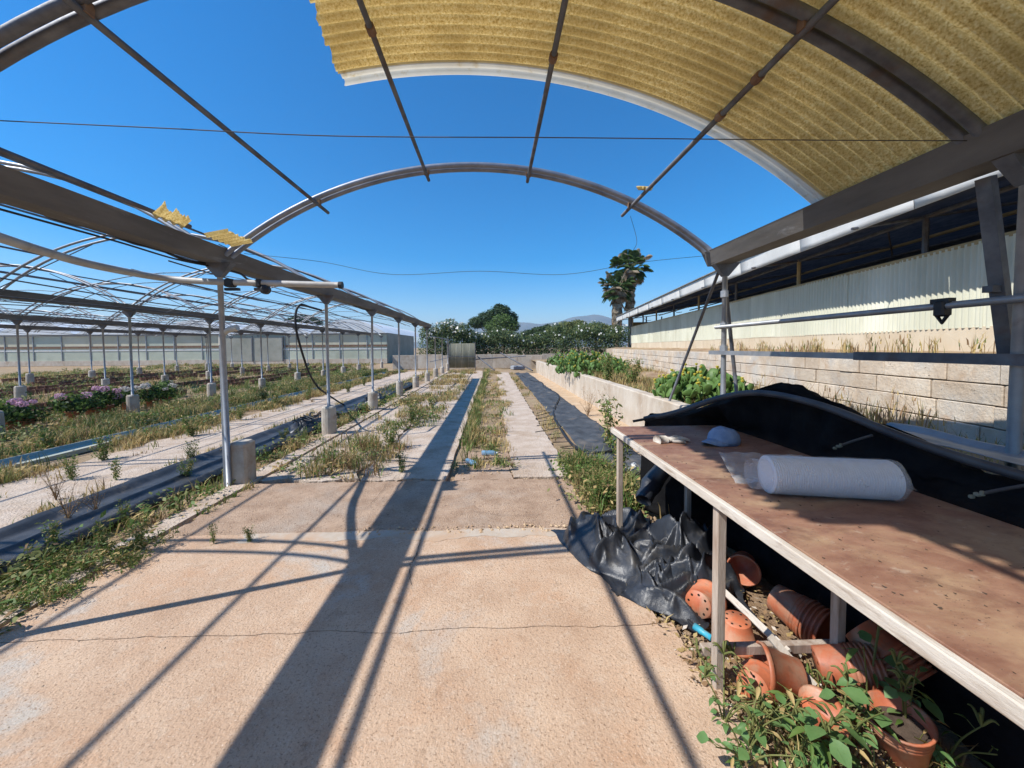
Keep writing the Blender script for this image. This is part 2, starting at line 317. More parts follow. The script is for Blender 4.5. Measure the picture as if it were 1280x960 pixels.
def npmesh(name, V, Fq, mi, mats, parent=None):
    """V (n,3); Fq list of (faces array (m,k)); mi list of material index arrays"""
    me = bpy.data.meshes.new(name); me.vertices.add(len(V)); me.vertices.foreach_set('co', np.asarray(V, np.float32).ravel())
    loops = np.concatenate([f.ravel() for f in Fq]); cnt = np.concatenate([np.full(len(f), f.shape[1]) for f in Fq])
    st = np.concatenate([[0], np.cumsum(cnt)[:-1]])
    me.loops.add(len(loops)); me.loops.foreach_set('vertex_index', loops.astype(np.int32))
    me.polygons.add(len(cnt)); me.polygons.foreach_set('loop_start', st.astype(np.int32))
    me.polygons.foreach_set('material_index', np.concatenate(mi).astype(np.int32))
    for m in mats: me.materials.append(M[m])
    me.update(calc_edges=True); me.validate()
    o = bpy.data.objects.new(name, me); COL.objects.link(o); o.parent = parent; return o
def blade_arrays(base, h, lean, w, az):
    """grass blades: 5 verts each, bending along az"""
    n = len(base); dv = np.stack([np.cos(az), np.sin(az), np.zeros(n)], 1); sv = np.stack([-np.sin(az + rng.normal(0, .6, n)), np.cos(az), np.zeros(n)], 1)
    up = np.array([0, 0, 1.0]); h_ = h[:, None]; l_ = lean[:, None]; w_ = w[:, None]
    b0 = base - sv * w_ / 2; b1 = base + sv * w_ / 2
    mid = base + up * h_ * .55 + dv * h_ * l_ * .3; m0 = mid - sv * w_ * .4; m1 = mid + sv * w_ * .4
    tip = base + up * h_ * (1 - .25 * l_) + dv * h_ * l_
    V = np.stack([b0, b1, m1, m0, tip], 1).reshape(-1, 3); k = np.arange(n)[:, None] * 5
    return V, k + np.array([[0, 1, 2, 3]]), k + np.array([[3, 2, 4]])
def blades(name, base, h, lean, w, mi, mats, parent=None):
    az = rng.uniform(0, 2 * np.pi, len(base)); V, q, t = blade_arrays(base, h, lean, w, az)
    return npmesh(name, V, [q, t], [mi, mi], mats, parent)
def leaf_cloud(name, P, nrm, size, mi, mats, asp=2.2, parent=None):
    """diamond leaves at P, roughly facing nrm"""
    n = len(P); a = rng.normal(0, 1, (n, 3)); nn = nrm + a * .55; nn /= np.linalg.norm(nn, axis=1)[:, None] + 1e-9
    u = np.cross(nn, rng.normal(0, 1, (n, 3))); u /= np.linalg.norm(u, axis=1)[:, None] + 1e-9; v = np.cross(nn, u)
    s = size[:, None]; c = P
    V = np.stack([c - u * s / 2, c + v * s / (2 * asp) + nn * s * .06, c + u * s / 2, c - v * s / (2 * asp) + nn * s * .06], 1).reshape(-1, 3)
    k = np.arange(n)[:, None] * 4
    return npmesh(name, V, [k + np.array([[0, 1, 2, 3]])], [mi], mats, parent)
def shell_points(blobs, n, inner=.45):
    """points in the outer part of ellipsoids [(c, r)], with outward normals"""
    vol = np.array([b[1][0] * b[1][1] * b[1][2] for b in blobs]) ** (2 / 3); ids = rng.choice(len(blobs), n, p=vol / vol.sum())
    C = np.array([b[0] for b in blobs], float)[ids]; Rr = np.array([b[1] for b in blobs], float)[ids]
    dd = rng.normal(0, 1, (n, 3)); dd /= np.linalg.norm(dd, axis=1)[:, None]
    rad = rng.uniform(inner, 1.0, n) ** .6 * rng.normal(1, .07, n)
    return C + dd * Rr * rad[:, None], dd, ids

# ================================================================== SETTING
def axis(vals):
    out = []
    for a, b, n in vals: out += list(np.linspace(a, b, n, endpoint=False))
    return out + [vals[-1][1]]
xs = axis([(-4000, -200, 5), (-200, -26, 8), (-26, -9, 50), (-9, 4, 110), (4, 60, 12), (60, 4000, 5)])
ys = axis([(-4000, -60, 4), (-60, -2, 6), (-2, 12, 110), (12, 34, 60), (34, 200, 8), (200, 5000, 6)])
mb = MB(); nx = len(xs)
for y in ys:
    for x in xs:
        near = -26 < x < 4 and -2 < y < 34
        mb.v.append((x, y, -.05 + (.03 * fbm(x * 1.1, y * 1.1) if near else 0)))
for j in range(len(ys) - 1):
    for i in range(nx - 1): mb.f.append((j * nx + i, j * nx + i + 1, (j + 1) * nx + i + 1, (j + 1) * nx + i)); mb.m.append(0)
tag(mb.build('ground', 'soil', smooth=True), kind='structure')

def slab(name, parent, x0, x1, y0, y1, m, top=0.0, jag=(.0, .0, .0, .0), n=60, seed=0, th=.07, gapx=None):
    """concrete piece with uneven edges: jag = amplitude at x0, x1, y0, y1"""
    mb = MB(); nu = max(6, int(n * min(1, (x1 - x0) / 4))); nv = max(6, int(n * min(1, (y1 - y0) / 4) * 1.0)) if y1 - y0 < 8 else n * 2
    def J(t, s, k):  return fbm(t * 2.3 + k * 17.3 + seed, s) + .35 * nz(t * 14 + k * 3.1, seed)
    def xy(u, v):
        x = x0 + (x1 - x0) * u; y = y0 + (y1 - y0) * v
        X = x + (1 - u) * jag[0] * J(y, 0, 1) + u * jag[1] * J(y, 0, 2)
        Y = y + (1 - v) * jag[2] * J(x, 0, 3) + v * jag[3] * J(x, 0, 3)
        return X, Y
    mb.grid(lambda u, v: (*xy(u, v), top), nu, nv)
    for side in range(4):
        k = nu if side < 2 else nv
        def e(u, v):
            t = u; q = (t, 0) if side == 0 else (t, 1) if side == 1 else (0, t) if side == 2 else (1, t)
            x, y = xy(*q); return (x, y, top - th * v)
        mb.grid(e, k, 1)
    return mb.build(name, m, parent)
pav = bpy.data.objects.new('pavement', None); COL.objects.link(pav); tag(pav, kind='structure')
slab('slab', pav, -3.02, 1.10, -3.0, 2.193, 'slab', jag=(.05, .06, 0, .03), n=110, seed=1)
slab('slab', pav, -3.02, 1.02, 2.198, 3.42, 'slab', .001, jag=(.05, .06, .03, .03), n=110, seed=1)   # same seed: the crack's sides match
slab('slab', pav, -3.02, 0.98, 3.435, 4.74, 'slab2', -.006, jag=(.05, .07, .03, .05), n=110, seed=1)
slab('joint', pav, -2.3, .80, 3.27, 3.425, 'joint', .004, jag=(.2, .2, .09, .03), n=80, seed=1, th=.03)
slab('slab', pav, -3.28, -3.06, -3, 27, 'path', .012, jag=(.02, .01, 0, .05), n=80, seed=4)      # kerb under the posts
path = bpy.data.objects.new('path', None); COL.objects.link(path); tag(path, kind='structure')
slab('slab', path, -3.03, -1.85, 4.86, 27, 'path', -.012, jag=(.01, .12, .10, .2), n=80, seed=5)
slab('slab', path, -1.78, -.62, 4.80, 27, 'path', -.004, jag=(.10, .015, .08, .2), n=80, seed=6)
slab('slab', path, .26, 1.02, 4.82, 25, 'path', 0.0, jag=(.07, .06, .06, .2), n=80, seed=7)
slab('slab', path, -.50, .24, 4.78, 6.1, 'slab2', -.016, jag=(.03, .05, .05, .2), n=60, seed=8)
slab('slab', path, -6.25, -4.58, -1, 27, 'path', 0.0, jag=(.14, .05, .0, .2), n=80, seed=9)
slab('slab', path, 2.28, 2.90, 3.9, 24, 'sand', .0, jag=(.08, 0, .2, .1), n=80, seed=10)
def crack(pts, w, seed):
    P = spline([gp_(*p) for p in pts], 10); mb = MB(); vs = []
    for i, p in enumerate(P):
        t = (P[min(i + 1, len(P) - 1)] - P[max(i - 1, 0)]).normalized(); n_ = Vector((-t.y, t.x, 0)); q = p + n_ * .03 * nz(i * .55, seed); ww = w * (.35 + abs(nz(i * .4, seed + 5)) * 1.6) * min(1, i / 4, (len(P) - 1 - i) / 4 + .05)
        vs += [q - n_ * ww, q + n_ * ww]
    mb.add(vs, [(2 * i, 2 * i + 2, 2 * i + 3, 2 * i + 1) for i in range(len(P) - 1)]); return mb.build('crack', 'crackfill', pav)
def gp_(px, py): q = G(px, py); q.z = .0055; return q
crack([(528, 662), (522, 690), (512, 712), (516, 740)], .0028, 1); crack([(455, 640), (490, 600), (520, 575)], .004, 5); crack([(565, 648), (590, 640), (640, 645), (715, 640)], .0025, 6)
# narrow drain channel between the beds on the left
dr = bpy.data.objects.new('drain_channel', None); COL.objects.link(dr)
tag(dr, 'long shallow green stained concrete drain channel between the weed beds', 'drain')
mb = MB(); prof = [(-7.58, -.05), (-7.58, .025), (-7.48, .025), (-7.44, -.01), (-7.14, -.01), (-7.10, .025), (-7.0, .025), (-7.0, -.05)]
mb.grid(lambda u, v: (prof[round(u * 7)][0] + .02 * nz(v * 30, 1), 1 + 26 * v, prof[round(u * 7)][1] + .008 * nz(v * 40, u)), 7, 90)
mb.build('trough', 'chan', dr)

# hills
mb = MB()
def hillz(x): return 1.7 + 3000 * (.080 * math.exp(-((x - 950) / 430) ** 2) + .060 * math.exp(-((x - 120) / 420) ** 2) + .006 * nz(x / 160, 3) + .004 * nz(x / 50, 8) + .02)
mb.grid(lambda u, v: (-3500 + 8000 * u, 3000 + 500 * v, hillz(-3500 + 8000 * u) * v - 2), 160, 3)
tag(mb.build('hills', 'hill', smooth=True), kind='structure')

# ---- terrace on the right, its channel wall, the retaining wall and the shed (they run 9 degrees off the aisle)
BA = R(8.9); U = Vector((math.sin(BA), math.cos(BA), 0)); V_ = Vector((math.cos(BA), -math.sin(BA), 0))
RWV, SHV = 4.26, 4.93                       # lateral distance of retaining wall and shed wall
def B(u, v, z): return U * u + V_ * v + Vector((0, 0, z))
mb = MB()
def terr(u, v):
    y = -6 + 46 * v; xw = RWV + .15 + .158 * y + .4
    x = 3.06 + max(.2, xw - 3.06) * u if u < .999 else 60
    return (x, y, .66 + .10 * u + .05 * fbm(x * .9, y * .9))
mb.grid(terr, 24, 160)
tag(mb.build('terrace', 'soil', smooth=True), kind='structure')
cw = bpy.data.objects.new('channel_wall', None); COL.objects.link(cw); tag(cw, 'low cream concrete wall along the edge of the planted terrace', 'wall')
def cwall(u, v):
    y = -5 + 29.5 * v; w = .008 * fbm(y * 1.5, u * 3); chip = .02 * max(0, nz(y * 2.7, 4)) + .012 * nz(y * 6, 9)
    P = [(2.90, -.06), (2.885, .35), (2.885, .765), (2.90, .785), (3.08, .785), (3.10, .76), (3.10, .3)]
    x, z = P[round(u * 6)]; return (x + w, y, z - (chip if .25 < u < .9 else 0))
mb.v = []; mb.f = []; mb.m = []; mb.grid(cwall, 6, 240); mb.build('wall_body', 'wallconc', cw)
mb = MB(); mb.box((2.99, 24.6, .36), (.26, .2, .86)); mb.build('end_pier', 'wallconc', cw)
# retaining wall: backing and single blocks, courses follow the photo's slight random bond
rw = empty('retaining_wall', B(12, RWV, .7), 'retaining wall of pale sandstone coloured blocks below the corrugated shed', 'wall')
rw.rotation_euler = (0, 0, 0)
mb = MB(); mb.add([B(-2, RWV + .04, .4), B(30, RWV + .04, .4), B(30, RWV + .04, 1.53), B(-2, RWV + .04, 1.53), B(-2, RWV + .3, 1.53), B(30, RWV + .3, 1.53)], [(0, 1, 2, 3), (3, 2, 5, 4)])
under(mb.build('mortar_bed', 'mortar'), rw)
rs = random.Random(3); variants = []
for k in range(6):
    mb = MB(); L_ = .50; mb.box((0, 0, 0), (.20, L_, .195), bev=.007)
    mb.v = [(x + .006 * nz(y * 9 + k * 5, z * 9, k), y, z + .006 * nz(y * 5, k, z * 4)) for x, y, z in mb.v]
    variants.append(mb.mesh('block', 'stone'))
nb = 0
for c in range(5):
    z = .60 + c * .205; u = 1.6 + rs.uniform(0, .4)
    while u < 26 and nb < 290:
        l = rs.uniform(.30, .78); o = link('block', variants[rs.randrange(6)], None)
        o.rotation_euler = (0, 0, -BA); o.scale = (1, (l - .006 - rs.random() * .008) / .5, 1)
        o.location = B(u + l / 2, RWV - .055 + rs.uniform(-.012, .010), z); under(o, rw); u += l; nb += 1
# ledge, plaster plinth
mb = MB(); mb.grid(lambda a, b: B(-3 + 33 * b, RWV + .06 + (SHV - RWV) * a, 1.52 + .10 * a + .03 * fbm(b * 40, a * 2)), 4, 120)
tag(mb.build('ledge', 'soil', smooth=True), kind='structure')
shed = empty('shed', B(12, 6, 0), 'long low shed with pale corrugated wall, white fascia and dark open eaves', 'shed')
mb = MB(); mb.add([B(-3, SHV + .02, 1.3), B(24, SHV + .02, 1.3), B(24, SHV + .02, 1.90), B(-3, SHV + .02, 1.90), B(-3, SHV + .2, 1.90), B(24, SHV + .2, 1.90), B(24, SHV + .2, 1.3)],
    [(0, 1, 2, 3), (3, 2, 5, 4), (1, 6, 5, 2)]); under(mb.build('plinth', 'plaster'), shed)
mb = MB(); nw = 14; WL = 1.04
mb.grid(lambda a, b: (.016 * math.sin(a * nw * 2 * math.pi) + (.006 if a > .97 else 0), a * WL, 1.0 * b), nw * 6, 1)
shm = mb.mesh('wall_sheet', 'corr', True)
for k in range(27):
    o = link('wall_sheet', shm); o.rotation_euler = (0, R(.4) * math.sin(k * 5), -BA); o.location = B(-3 + k * 1.0, SHV + .015 + .004 * (k % 2), 1.885 + .006 * math.sin(k * 3.3)); under(o, shed)
mb = MB(); mb.bar(B(-3, SHV + .04, 2.89), B(24, SHV + .04, 2.89), .05, .05); under(mb.build('wall_rail', 'yellowpost'), shed)
# white fascia in lengths, grey roof edge over it
for k in range(14):
    u0, u1 = -3 + k * 2.0, -3 + k * 2 + 1.99; mb = MB()
    mb.grid(lambda a, b: B(u0 + (u1 - u0) * b, SHV - .72 - .03 * a , 3.275 + .32 * a + .008 * nz(u0 + b * 2, a)), 4, 6)
    under(mb.build('fascia', 'white', smooth=True, thick=.006), shed)
mb = MB(); mb.grid(lambda a, b: B(-3 + 28 * b, SHV - .80 + .75 * a, 3.60 + .10 * a), 3, 30); under(mb.build('roof', 'greyroof', thick=.02), shed)
mb = MB(); wv = 46
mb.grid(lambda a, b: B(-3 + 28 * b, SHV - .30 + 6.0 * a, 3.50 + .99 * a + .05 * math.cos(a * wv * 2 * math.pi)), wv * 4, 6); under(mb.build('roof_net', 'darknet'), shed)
for v, z in ((SHV + .1, 3.42), (SHV + 1.8, 3.62), (SHV + 3.6, 3.9)):
    mb = MB(); mb.tube([B(-3, v, z), B(24.5, v, z)], .03, 6); under(mb.build('purlin', 'yellowpost' if v == SHV + 1.8 else 'galvd'), shed)
for k in range(10):
    u = .6 + k * 2.6; mb = MB(); mb.tube([B(u, SHV + .1, 2.8), B(u, SHV + .1, 3.44)], .035, 7); under(mb.build('eave_post', 'yellowpost' if k % 2 else 'galvd'), shed)
    mb = MB(); mb.tube([B(u, SHV - .8, 3.3), B(u, SHV + 2, 3.66)], .02, 6); under(mb.build('rafter', 'galvd'), shed)
    if k % 2 == 0:
        mb = MB(); mb.tube(spline([B(u + .7, SHV + .2, 3.42), B(u + 1.0, SHV + .5, 3.18), B(u + 1.5, SHV + .9, 3.22)]), .012, 6); under(mb.build('hanging_cable', 'wire'), shed)
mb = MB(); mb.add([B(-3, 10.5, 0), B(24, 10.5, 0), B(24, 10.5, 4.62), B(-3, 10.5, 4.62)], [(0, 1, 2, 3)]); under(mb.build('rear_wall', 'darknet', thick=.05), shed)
mb = MB(); mb.add([B(24.3, SHV + .2, 1.8), B(24.3, 10.4, 1.8), B(24.3, 10.4, 3.2), B(24.3, SHV + .2, 3.2)], [(0, 1, 2, 3)]); under(mb.build('gable_panel', 'yellowpost', thick=.05), shed)
for k in range(6):
    mb = MB(); mb.tube([B(24.0, SHV + k * .9, 1.8), B(24.0, SHV + k * .9, 3.5)], .04, 6); under(mb.build('gable_post', 'galvd'), shed)

# ---- back wall at the end of the aisle
bw = empty('back_wall', (0, 30, 0), 'low grey concrete wall closing the far end of the aisle', 'wall')
for k in range(9):
    mb = MB(); x0 = -8 + k * 2.0; mb.box((x0 + 1 , 30, .55 + .05 * math.sin(k * 2.2)), (1.985, .2, 1.12), bev=.01); under(mb.build('panel', 'wallconc' if k % 3 else 'block'), bw)
mb = MB(); mb.box((13.5, 30.2, .8), (7, .2, 1.6), bev=.01); under(mb.build('panel', 'wallconc'), bw)

# ================================================================== GREENHOUSE FRAMES
ROWS = [-3.30, -9.75, -16.2, -22.65, -29.1]
PY = [2.08, 4.66] + [4.66 + 2.83 * k for k in range(1, 9)]
ZG = 2.72
def arc(xl, xr, z0, rise, y, n=28, t0=0.0, t1=1.0):
    h = (xr - xl) / 2; Rr = (h * h + rise * rise) / (2 * rise); a = math.asin(h / Rr); xc = (xl + xr) / 2; out = []
    for k in range(n + 1):
        th = -a + 2 * a * (t0 + (t1 - t0) * k / n); out.append(Vector((xc + Rr * math.sin(th), y, z0 + rise - Rr + Rr * math.cos(th))))
    return out
def arc_at(xl, xr, z0, rise, x):
    h = (xr - xl) / 2; Rr = (h * h + rise * rise) / (2 * rise); xc = (xl + xr) / 2
    return z0 + rise - Rr + math.sqrt(Rr * Rr - (x - xc) ** 2)
def gutter_mesh(y0, y1):
    mb = MB(); P = [(-.185, .165), (-.175, .15), (-.105, .0), (.105, .0), (.175, .15), (.185, .165), (.163, .155), (.095, .012), (-.095, .012), (-.163, .155)]
    ny = 14
    for j in range(ny + 1):
        y = y0 + (y1 - y0) * j / ny
        mb.v += [(x, y, z + .004 * nz(y, x * 5)) for x, z in P]
    n = len(P)
    for j in range(ny):
        for i in range(n): mb.f.append((j * n + i, (j + 1) * n + i, (j + 1) * n + (i + 1) % n, j * n + (i + 1) % n)); mb.m.append(0)
    mb.f += [tuple(range(n)), tuple(ny * n + i for i in range(n - 1, -1, -1))]; mb.m += [0, 0]
    return mb
# shared post pieces
mb = MB(); mb.tube([(0, 0, -.03), (0, 0, ZG)], .030, 10); post_me = mb.mesh('tube', 'galv', True)
mb = MB(); mb.add([(-.03, -.03, 0), (.03, -.03, 0), (.03, .03, 0), (-.03, .03, 0), (-.17, -.05, .17), (.17, -.05, .17), (.17, .05, .17), (-.17, .05, .17)],
    [(0, 1, 5, 4), (1, 2, 6, 5), (2, 3, 7, 6), (3, 0, 4, 7), (3, 2, 1, 0), (4, 5, 6, 7)]); brk_me = mb.mesh('bracket', 'galvd')
foot_me = []
for k in range(3):
    mb = MB(); mb.lathe([(.135, -.06), (.136, .3), (.132, .50), (.115, .53), (.03, .535)], 18)
    mb.v = [(x + .008 * nz(x * 9, z * 6, k), y + .008 * nz(y * 9, z * 6, k + 5), z + (.02 * nz(x * 8, y * 8, k) if z > .4 else 0)) for x, y, z in mb.v]
    foot_me.append(mb.mesh('footing', 'block'))
rp = random.Random(11)
def make_post(parent, x, y, foot=True, zt=ZG, bracket=True):
    p = link('post', post_me, None, (x + rp.uniform(-.02, .02), y, 0), (rp.uniform(-.008, .008), rp.uniform(-.008, .008), 0)); under(p, parent)
    p.scale.z = zt / ZG
    if bracket: link('bracket', brk_me, p, (0, 0, ZG - .15))
    if foot:
        f = link('footing', rp.choice(foot_me), p, (0, 0, 0), (0, 0, rp.uniform(0, 6))); q = rp.uniform(.9, 1.1); f.scale = (q, q, rp.uniform(.82, 1.08) * ZG / zt)
    return p
XR = 2.88
main = empty('greenhouse_tunnel', (-.2, 4.6, 0), 'open tunnel greenhouse frame over the concrete aisle with torn yellow roof sheeting', 'greenhouse')
LZ, RISE = 2.86, 1.08
def tubeobj(name, pts, r, m, parent, n=8, smooth=True):
    mb = MB(); mb.tube(pts, r, n); return under(mb.build(name, m, smooth=smooth), parent)
# main arches: near pair and front pair
for y in (2.05, 2.13, 4.63, 4.74): tubeobj('arch', arc(-3.22, XR - .1, LZ - .02, RISE, y, 40), .032, 'galvd' if y < 3 else 'galvm', main, 10)
tubeobj('arch', arc(-3.22, XR - .1, LZ - .02, RISE, -.55, 40), .03, 'galvd', main, 10)
for x, y1 in ((-2.13, 4.98), (-.80, 4.86), (.46, 4.86), (1.74, 5.0)):
    z = arc_at(-3.22, XR - .1, LZ - .02, RISE, x) - .05
    tubeobj('purlin', [(x, -3, z), (x, y1, z)], .021, 'galvd', main, 8)
    for y in (2.08, 4.7): mb = MB(); mb.box((x, y, z + .03), (.06, .05, .07)); under(mb.build('clamp', 'rust'), main)
for x, y in ((1.74, 2.45), (1.74, 2.85), (.46, 2.8), (-.8, 2.6)):
    z = arc_at(-3.22, XR - .1, LZ - .02, RISE, x) - .05; mb = MB(); mb.lathe([(.032, -.03), (.032, .03)], 8, Matrix.Translation((x, y, z)) @ Matrix.Rotation(R(90), 4, 'X')); under(mb.build('clamp', 'rust'), main)
o = gutter_mesh(-4, 4.78).build('gutter', 'gutter', main); under(o, main); o.location = (XR, 0, ZG)
for y in (AX(1277, 300, XR + .05).y, 4.66):
    make_post(main, XR + .05, y, False)
tubeobj('side_rail', [(-3.17, -3, 3.0), (-3.17, 4.05, 2.99)], .022, 'galvd', main)
# braces of the right posts
tubeobj('brace', [(XR + .03, 4.66, 2.70), (XR + .55, 5.1, .8)], .024, 'galvd', main)
tubeobj('brace', [(XR + .03, 4.72, 2.70), (XR + .05, 6.1, .78)], .02, 'galvd', main)
a, b = AX(1232, 222, XR + .12), AX(1260, 444, XR + .35)
mb = MB(); mb.bar(a, b, .07, .05); mb.box(b + Vector((0, 0, -.03)), (.14, .12, .04)); mb.box(a.lerp(b, .62) + Vector((-.03, 0, 0)), (.10, .05, .04)); under(mb.build('brace', 'galvd'), main)
# rails between the right posts
tubeobj('rail', [(XR, -1, 1.955), (XR, 4.75, 1.935)], .023, 'galv', main)
mb = MB(); mb.box((XR + .02, 3.9, 1.61), (.045, 2.0, .05)); under(mb.build('rail', 'galv'), main)
mb = MB(); mb.box((XR + .02, 1.2, 1.61), (.05, 3.4, .065)); under(mb.build('rail', 'galvd'), main)
mb = MB(); p = AX(1178, 386, XR); mb.box(p, (.07, .06, .10), bev=.01); mb.box(p + Vector((0, 0, .05)), (.05, .10, .03)); mb.tube([p + Vector((0, -.03, -.04)), p + Vector((0, 0, -.09)), p + Vector((0, .03, -.04))], .012, 6); under(mb.build('clamp', 'black'), main)
for z in (2.35, 1.66, 1.95):
    mb = MB(); mb.lathe([(.045, -.04), (.045, .04)], 10, Matrix.Translation((XR + .05, 4.66, z))); under(mb.build('collar', 'galv'), main)
# tie wires
def wire(y, pts, parent, r=.003): return tubeobj('tie_wire', spline(pts, 8), r, 'wire', parent, 5)
wire(2.1, [AY(-60, 148, 2.1), AY(200, 160, 2.1), AY(420, 170, 2.1), AY(700, 172, 2.1), AY(1000, 175, 2.1), AY(1225, 176, 2.1)], main)
wire(4.7, [AY(305, 317, 4.75), AY(400, 327, 4.75), AY(490, 343, 4.75), AY(600, 339, 4.75), AY(705, 343, 4.75), AY(800, 328, 4.75), AY(890, 319, 4.75)], main)
tubeobj('loose_wire', spline([AY(788, 270, 4.95), AY(796, 300, 4.95), AY(792, 312, 4.95)]), .003, 'wire', main, 5)

# roof sheets: corrugations follow the arch, torn left edge
def roof_sheet(y0, y1, left_fn, m, lift=0.0, x1=XR - .02, amp=.026, n_w=None, name='roof_sheet'):
    mb = MB(); pitch = .080; ny = int((y1 - y0) / pitch * 6) if not n_w else n_w; nu = 70
    def f(u, v):
        y = y0 + (y1 - y0) * v; xl = left_fn(y); x = xl + (x1 - xl) * u
        z = arc_at(-3.22, XR - .1, LZ - .02, RISE, x) + .05 + lift + amp * math.cos(2 * math.pi * y / pitch)
        return (x, y, z)
    mb.grid(f, nu, ny); return under(mb.build(name, m, smooth=True), main)
def torn(y):
    base = np.interp(y, [-4, -.6, 0.2, .44, .58, .62, .8, 1.4, 2.1, 2.5, 3.0, 3.2], [-.6, -.72, -.80, -.86, -.95, -1.16, -1.2, -1.1, -1.08, -1.13, -1.2, -1.2])
    return base + .035 * nz(y * 9, 2) + .025 * nz(y * 23, 5) + .015 * nz(y * 60, 1)
roof_sheet(-3.0, -.98, torn, 'roof', .012)
roof_sheet(-1.02, 1.0, torn, 'roof', .006)
roof_sheet(.96, 3.06, torn, 'roof')
roof_sheet(3.04, 3.17, lambda y: torn(y) + .02, 'roofedge', -.004, amp=.024)
# torn remnants
mb = MB(); mb.grid(lambda u, v: (-3.10 + .26 * u * (1 - .4 * abs(nz(v * 7, 3))), 4.14 + .42 * v, 2.93 + .05 * u + .018 * math.cos(2 * math.pi * v * 4.5)), 5, 30); under(mb.build('sheet_remnant', 'roof', smooth=True), main)
mb = MB(); mb.grid(lambda u, v: (-3.12 + .10 * u, 3.55 + .34 * v, 2.93 + .17 * u * max(.12, .5 + .55 * nz(v * 5.5, 1) + .3 * nz(v * 17, 2)) + .014 * math.cos(2 * math.pi * v * 3.6)), 6, 40); under(mb.build('sheet_remnant', 'roof', smooth=True), main)
zc = arc_at(-3.22, XR - .1, LZ - .02, RISE, 1.74)
mb = MB(); mb.grid(lambda u, v: (1.66 + .15 * u, 4.18 + .12 * v + .02 * u, zc - .03 + .05 * v + .018 * math.cos(u * 19)), 18, 4); under(mb.build('sheet_remnant', 'roof', smooth=True, thick=.012), main)

# ---- neighbouring tunnels on the left
labels = ['bare tunnel greenhouse frame beside the concrete aisle, its near gutter brown underneath', 'bare tunnel greenhouse frame standing over the row of pink flowers',
          'bare tunnel greenhouse frame beyond the one over the pink flowers', 'farthest bare tunnel greenhouse frame before the pale film greenhouse']
gm = gutter_mesh(-4, 19.6).mesh('gutter', 'gutter'); gm2 = gutter_mesh(-2, 30).mesh('gutter', 'gutter')
for i in range(4):
    xr, xl = ROWS[i], ROWS[i + 1]
    t = empty('greenhouse_tunnel', ((xl + xr) / 2, 5, 0), labels[i], 'greenhouse', 'tunnel frames on the left')
    o = link('gutter', gm if i == 0 else gm2, None, (xr - (.06 if i == 0 else 0), 0, ZG + .02)); under(o, t)
    yl = PY + ([PY[-1] + 2.83 * k for k in (1, 2)] if i else [])
    for k, y in enumerate(yl):
        no_gut = i == 0 and y > 20
        if i == 0 and k == 1:
            p = make_post(t, xr, y, False); mb = MB(); mb.box((.085, .14, .24), (.22, .22, .58), bev=.025); mb.build('footing', 'block', p)
        else: make_post(t, xr, y, True, ZG if not no_gut else 2.35, not no_gut)
        if no_gut: continue
        for dy in (-.06, .12): tubeobj('arch', arc(xl + .08, xr - .08, LZ - .02, 1.13, y + dy, 26), .024, 'galv', t, 6)
        if k > 1 or i > 0:
            tubeobj('hoop', arc(xl + .5, xr - .5, 2.72 + .05 * math.sin(k * 2.1 + i), .62, y + .5, 16), .009, 'galvd', t, 5)
            tubeobj('hoop', arc(xl + .15, xr - 2.6, 2.8, .45, y + 1.4, 12), .008, 'wire', t, 5)
            c = (xl + xr) / 2    # light truss of wires and struts under the arch
            tubeobj('strut', [(xl + .1, y, 2.85), (c - 1.2, y, 3.74)], .010, 'galvd', t, 5); tubeobj('strut', [(c + 1.2, y, 3.74), (xr - .1, y, 2.85)], .010, 'galvd', t, 5)
    for f_ in (.17, .39, .61, .83) if i else (.19, .38, .566, .765):
        x = xl + (xr - xl) * f_; z = arc_at(xl + .08, xr - .08, LZ - .02, 1.13, x) - .04
        tubeobj('purlin', [(x, -3, z), (x, 19.4 if i == 0 else 27, z)], .018, 'galvd', t, 6)
    for q_, (fx, zz) in enumerate(((.28, 2.98), (.36, 2.78), (.52, 3.1), (.7, 2.86))):
        pts = [(xl + (xr - xl) * fx + .05 * math.sin(k * 1.7), 5.6 + k * 2.83, zz - .06 * (k % 2) + .03 * math.sin(k * 2.3 + q_)) for k in range(6 if i == 0 else 9)]
        tubeobj('cable', spline(pts, 4), .008 + .004 * (q_ % 2), 'wire' if q_ % 2 else 'galvd', t, 5)
    pts = [((xl + .5), -1 + k * 2.83, 2.78 - .07 * (k % 2) + .03 * math.sin(k * 3 + i)) for k in range(11)]
    tubeobj('cable', spline(pts, 4), .014, 'wire', t, 5)
    pts = [((xr - .9), -1 + k * 2.83 + (6 if i == 0 else 0), 2.85 - .06 * (k % 2)) for k in range(6 if i == 0 else 11)]
    tubeobj('cable', spline(pts, 4), .010, 'wire', t, 5)
tA = [o for o in COL.objects if o.name.startswith('greenhouse_tunnel')][1]
# frame of bare posts with a rail beyond the gutter's end
tubeobj('rail', [(-3.3, 19.5, 2.30), (-3.3, 27.4, 2.30)], .02, 'galv', tA, 6)
tubeobj('rail', [(-3.3, 19.5, .95), (-3.3, 27.4, .95)], .02, 'galv', tA, 6)
